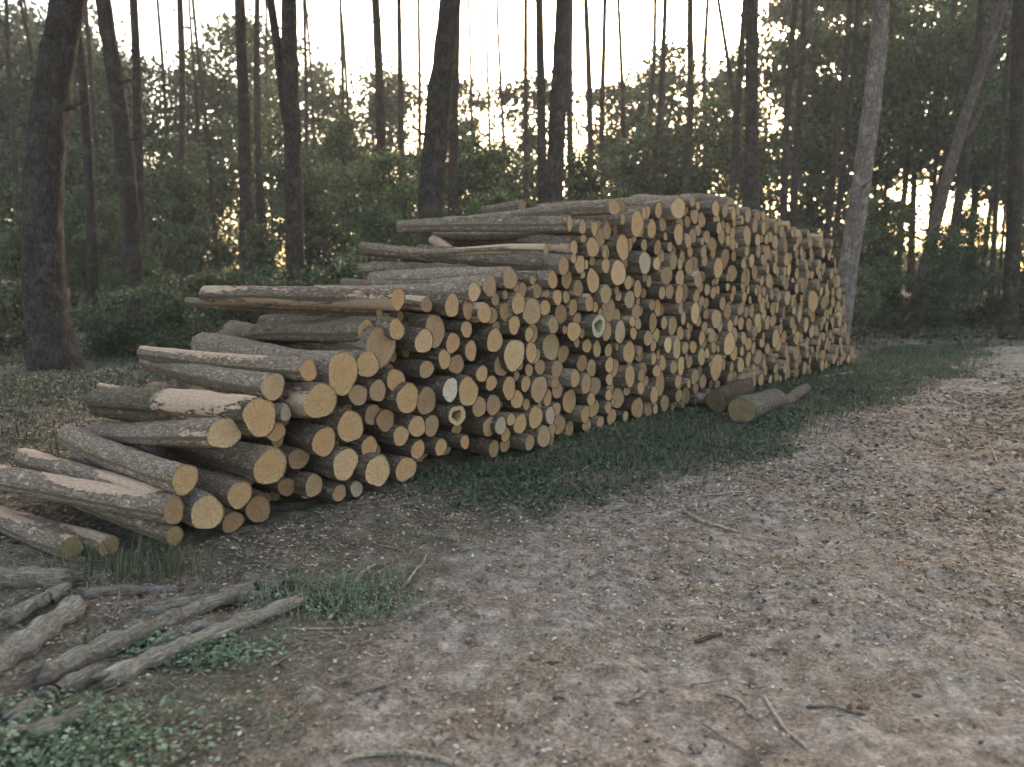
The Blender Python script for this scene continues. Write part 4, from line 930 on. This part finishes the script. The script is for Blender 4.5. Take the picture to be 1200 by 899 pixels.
grass('grass_tuft', 5000, (-1.6, -.4, 3.2, 4.4), gauss(*list(G(385, 700))[:2], .30, .17), .10, 'bright green grass tuft at the tip of the weathered logs', 'grass', 32, GP * 2.0)
grass('tall_grass', 3500, (-2.6, -1.4, 3.4, 4.6), gauss(*list(G(165, 668))[:2], .28, .14), .22, 'tall grass tuft between the heap and the weathered logs', 'grass', 33, GP)
grass('track_weeds', 500, (-.8, .3, 3.2, 4.3), gauss(*list(G(450, 690))[:2], .25, .15), .07, 'low weeds at the edge of the track below the stack', 'grass', 34, GP * 1.3)
grass('forest_grass', 60000, (-16, 14, 5.0, 24), lambda x, y: (1 - dirt_mask(x, y)) * (~in_stack(x, y)) * (d_front(x, y) < .02) * np.clip(.5 + .9 * vnoise(x, y, 8, .6), .08, 1) * (((y - A0.y) * NI.y + (x - A0.x) * NI.x > 1.5) | (y > 12)), .13, 'dull grass and dry stalks covering the forest floor behind the stack', 'grass', 35, np.array([(.06, .07, .045), (.10, .10, .065), (.05, .06, .04), (.12, .11, .08)]), .004, 1.1)
IV = np.array([(.12, .18, .09), (.16, .22, .13), (.28, .34, .24), (.08, .13, .07)])
IVQ = np.array([[0, -.5, 0], [.5, .05, .06], [0, .5, 0], [-.5, .05, .06]])
def ivy(name, n, c, sx, sy, lab, sd_, h=.05, pal=IV, size=.02):
    r2 = np.random.default_rng(sd_); x = r2.normal(c.x, sx, n); y = r2.normal(c.y, sy, n); z = gz(x, y) + r2.uniform(.0, 1, n) ** 1.5 * h
    V, F = leaves(np.stack([x, y, z], 1), size, .45, r2, IVQ); col = pal[r2.choice(len(pal), n)] * r2.uniform(.6, 1.2, n)[:, None]
    link(name, mesh(name, V, F, [M_GRASS], np.repeat(col, 4, 0), smooth=False), None, lab, 'ground cover', None, 'stuff')
ivy('ground_ivy', 4200, G(40, 880), .26, .16, 'light green ivy leaves covering the bottom left corner', 41)
ivy('ivy_patch', 1500, G(245, 768), .16, .07, 'small patch of ivy beside the long pale split log', 42)
ivy('ivy_strip', 900, G(160, 752), .10, .05, 'ivy leaves showing between the two long weathered logs', 43)
ivy('clover_patch', 1400, G(385, 705), .2, .12, 'small leaves growing through the bright grass tuft', 44, pal=IV * .8)
def undergrowth(name, n, box, dens, h, size, lab, sd_, pal):
    r2 = np.random.default_rng(sd_); x, y = scatter(n, box, dens, r2); hh = h * np.clip(.35 + .8 * vnoise(x, y, 3, .9), .15, 1)
    z = gz(x, y) + r2.uniform(0, 1, len(x)) * hh
    V, F = leaves(np.stack([x, y, z], 1), size, .8, r2); col = pal[r2.choice(len(pal), len(x))] * r2.uniform(.5, 1.35, len(x))[:, None]
    link(name, mesh(name, V, F, [M_LEAF], np.repeat(col, 4, 0), smooth=False), None, lab, 'undergrowth', None, 'stuff')
undergrowth('weed_leaves', 520000, (-1.2, 9.5, 4.6, 16), lambda x, y: (beh(x, y) < .15) * np.clip(((x - A0.x) * FD.x + (y - A0.y) * FD.y + .4) / 1.7, 0, 1) * np.clip(1.9 - 2.6 * dirt_mask(x, y) + .9 * vnoise(x, y, 31, 2.2), 0, 1) * np.clip(.75 + .9 * vnoise(x, y, 21, 1.9), .1, 1), .10, .036, 'dark broad leaved weeds growing on the verge between stack and track', 45, np.array([(.045, .08, .045), (.07, .11, .06), (.055, .085, .055), (.10, .12, .08)]))
undergrowth('bramble', 190000, (-14, 1, 5.2, 15), lambda x, y: ((beh(x, y) > 2.0) | (((x - A0.x) * FD.x + (y - A0.y) * FD.y < -2.6) & (beh(x, y) > .9))) * np.clip(.6 + vnoise(x, y, 1, .5), .08, 1) * np.clip((y - 4.2) / 3, 0, 1), .3, .04, 'low brambles and scrub on the ground left of and behind the stack', 51, np.array([(.045, .065, .035), (.07, .095, .05), (.085, .095, .06)]))
undergrowth('fern_bank', 60000, (-22, 26, 14, 27), lambda x, y: (1 - dirt_mask(x, y)) * np.clip(.6 + vnoise(x, y, 6, .4), .1, 1), .9, .1, 'dense dark undergrowth at the foot of the trees', 52, np.array([(.035, .05, .025), (.06, .075, .04), (.03, .04, .022)]))
# far wood
r2 = np.random.default_rng(77); n = 70000; ang = r2.uniform(-.95, .95, n); rr = r2.uniform(56, 80, n); x = np.sin(ang) * rr; y = np.cos(ang) * rr
pxx = CX + FPX * x / y; hf = np.where((pxx > 760) & (pxx < 1170), 2.6, 8.0) * (.7 + .5 * (.5 + .5 * vnoise(x, y, 0, .12)))
V, F = leaves(np.stack([x, y, r2.uniform(0, 1, n) * hf], 1), .42, 1., r2)
link('far_wood', mesh('far_wood', V, F, [M_LEAF], np.repeat(np.array((.06, .08, .04))[None] * r2.uniform(.6, 1.4, n)[:, None], 4, 0), smooth=False), None, 'far dense wood closing the view low behind all the trees', 'wood', None, 'stuff')

# ------------------------------------------------------------------ evening air
hz = NT('haze_air'); pv = hz.n('ShaderNodeVolumePrincipled'); pv.inputs['Color'].default_value = (.93, .96, 1, 1); pv.inputs['Density'].default_value = .0011; pv.inputs['Anisotropy'].default_value = .35
hz.l(pv.outputs[0], hz.out.inputs['Volume'])
hx, hy0, hy1, z0, z1 = 195, -190, 200, -3.0, 32.0
hv = [(x, y, z) for x in (-hx, hx) for y in (hy0, hy1) for z in (z0, z1)]
link('haze', mesh('haze', hv, [(0, 1, 3, 2), (4, 6, 7, 5), (0, 4, 5, 1), (2, 3, 7, 6), (0, 2, 6, 4), (1, 5, 7, 3)], [hz.m], smooth=False), kind='stuff')
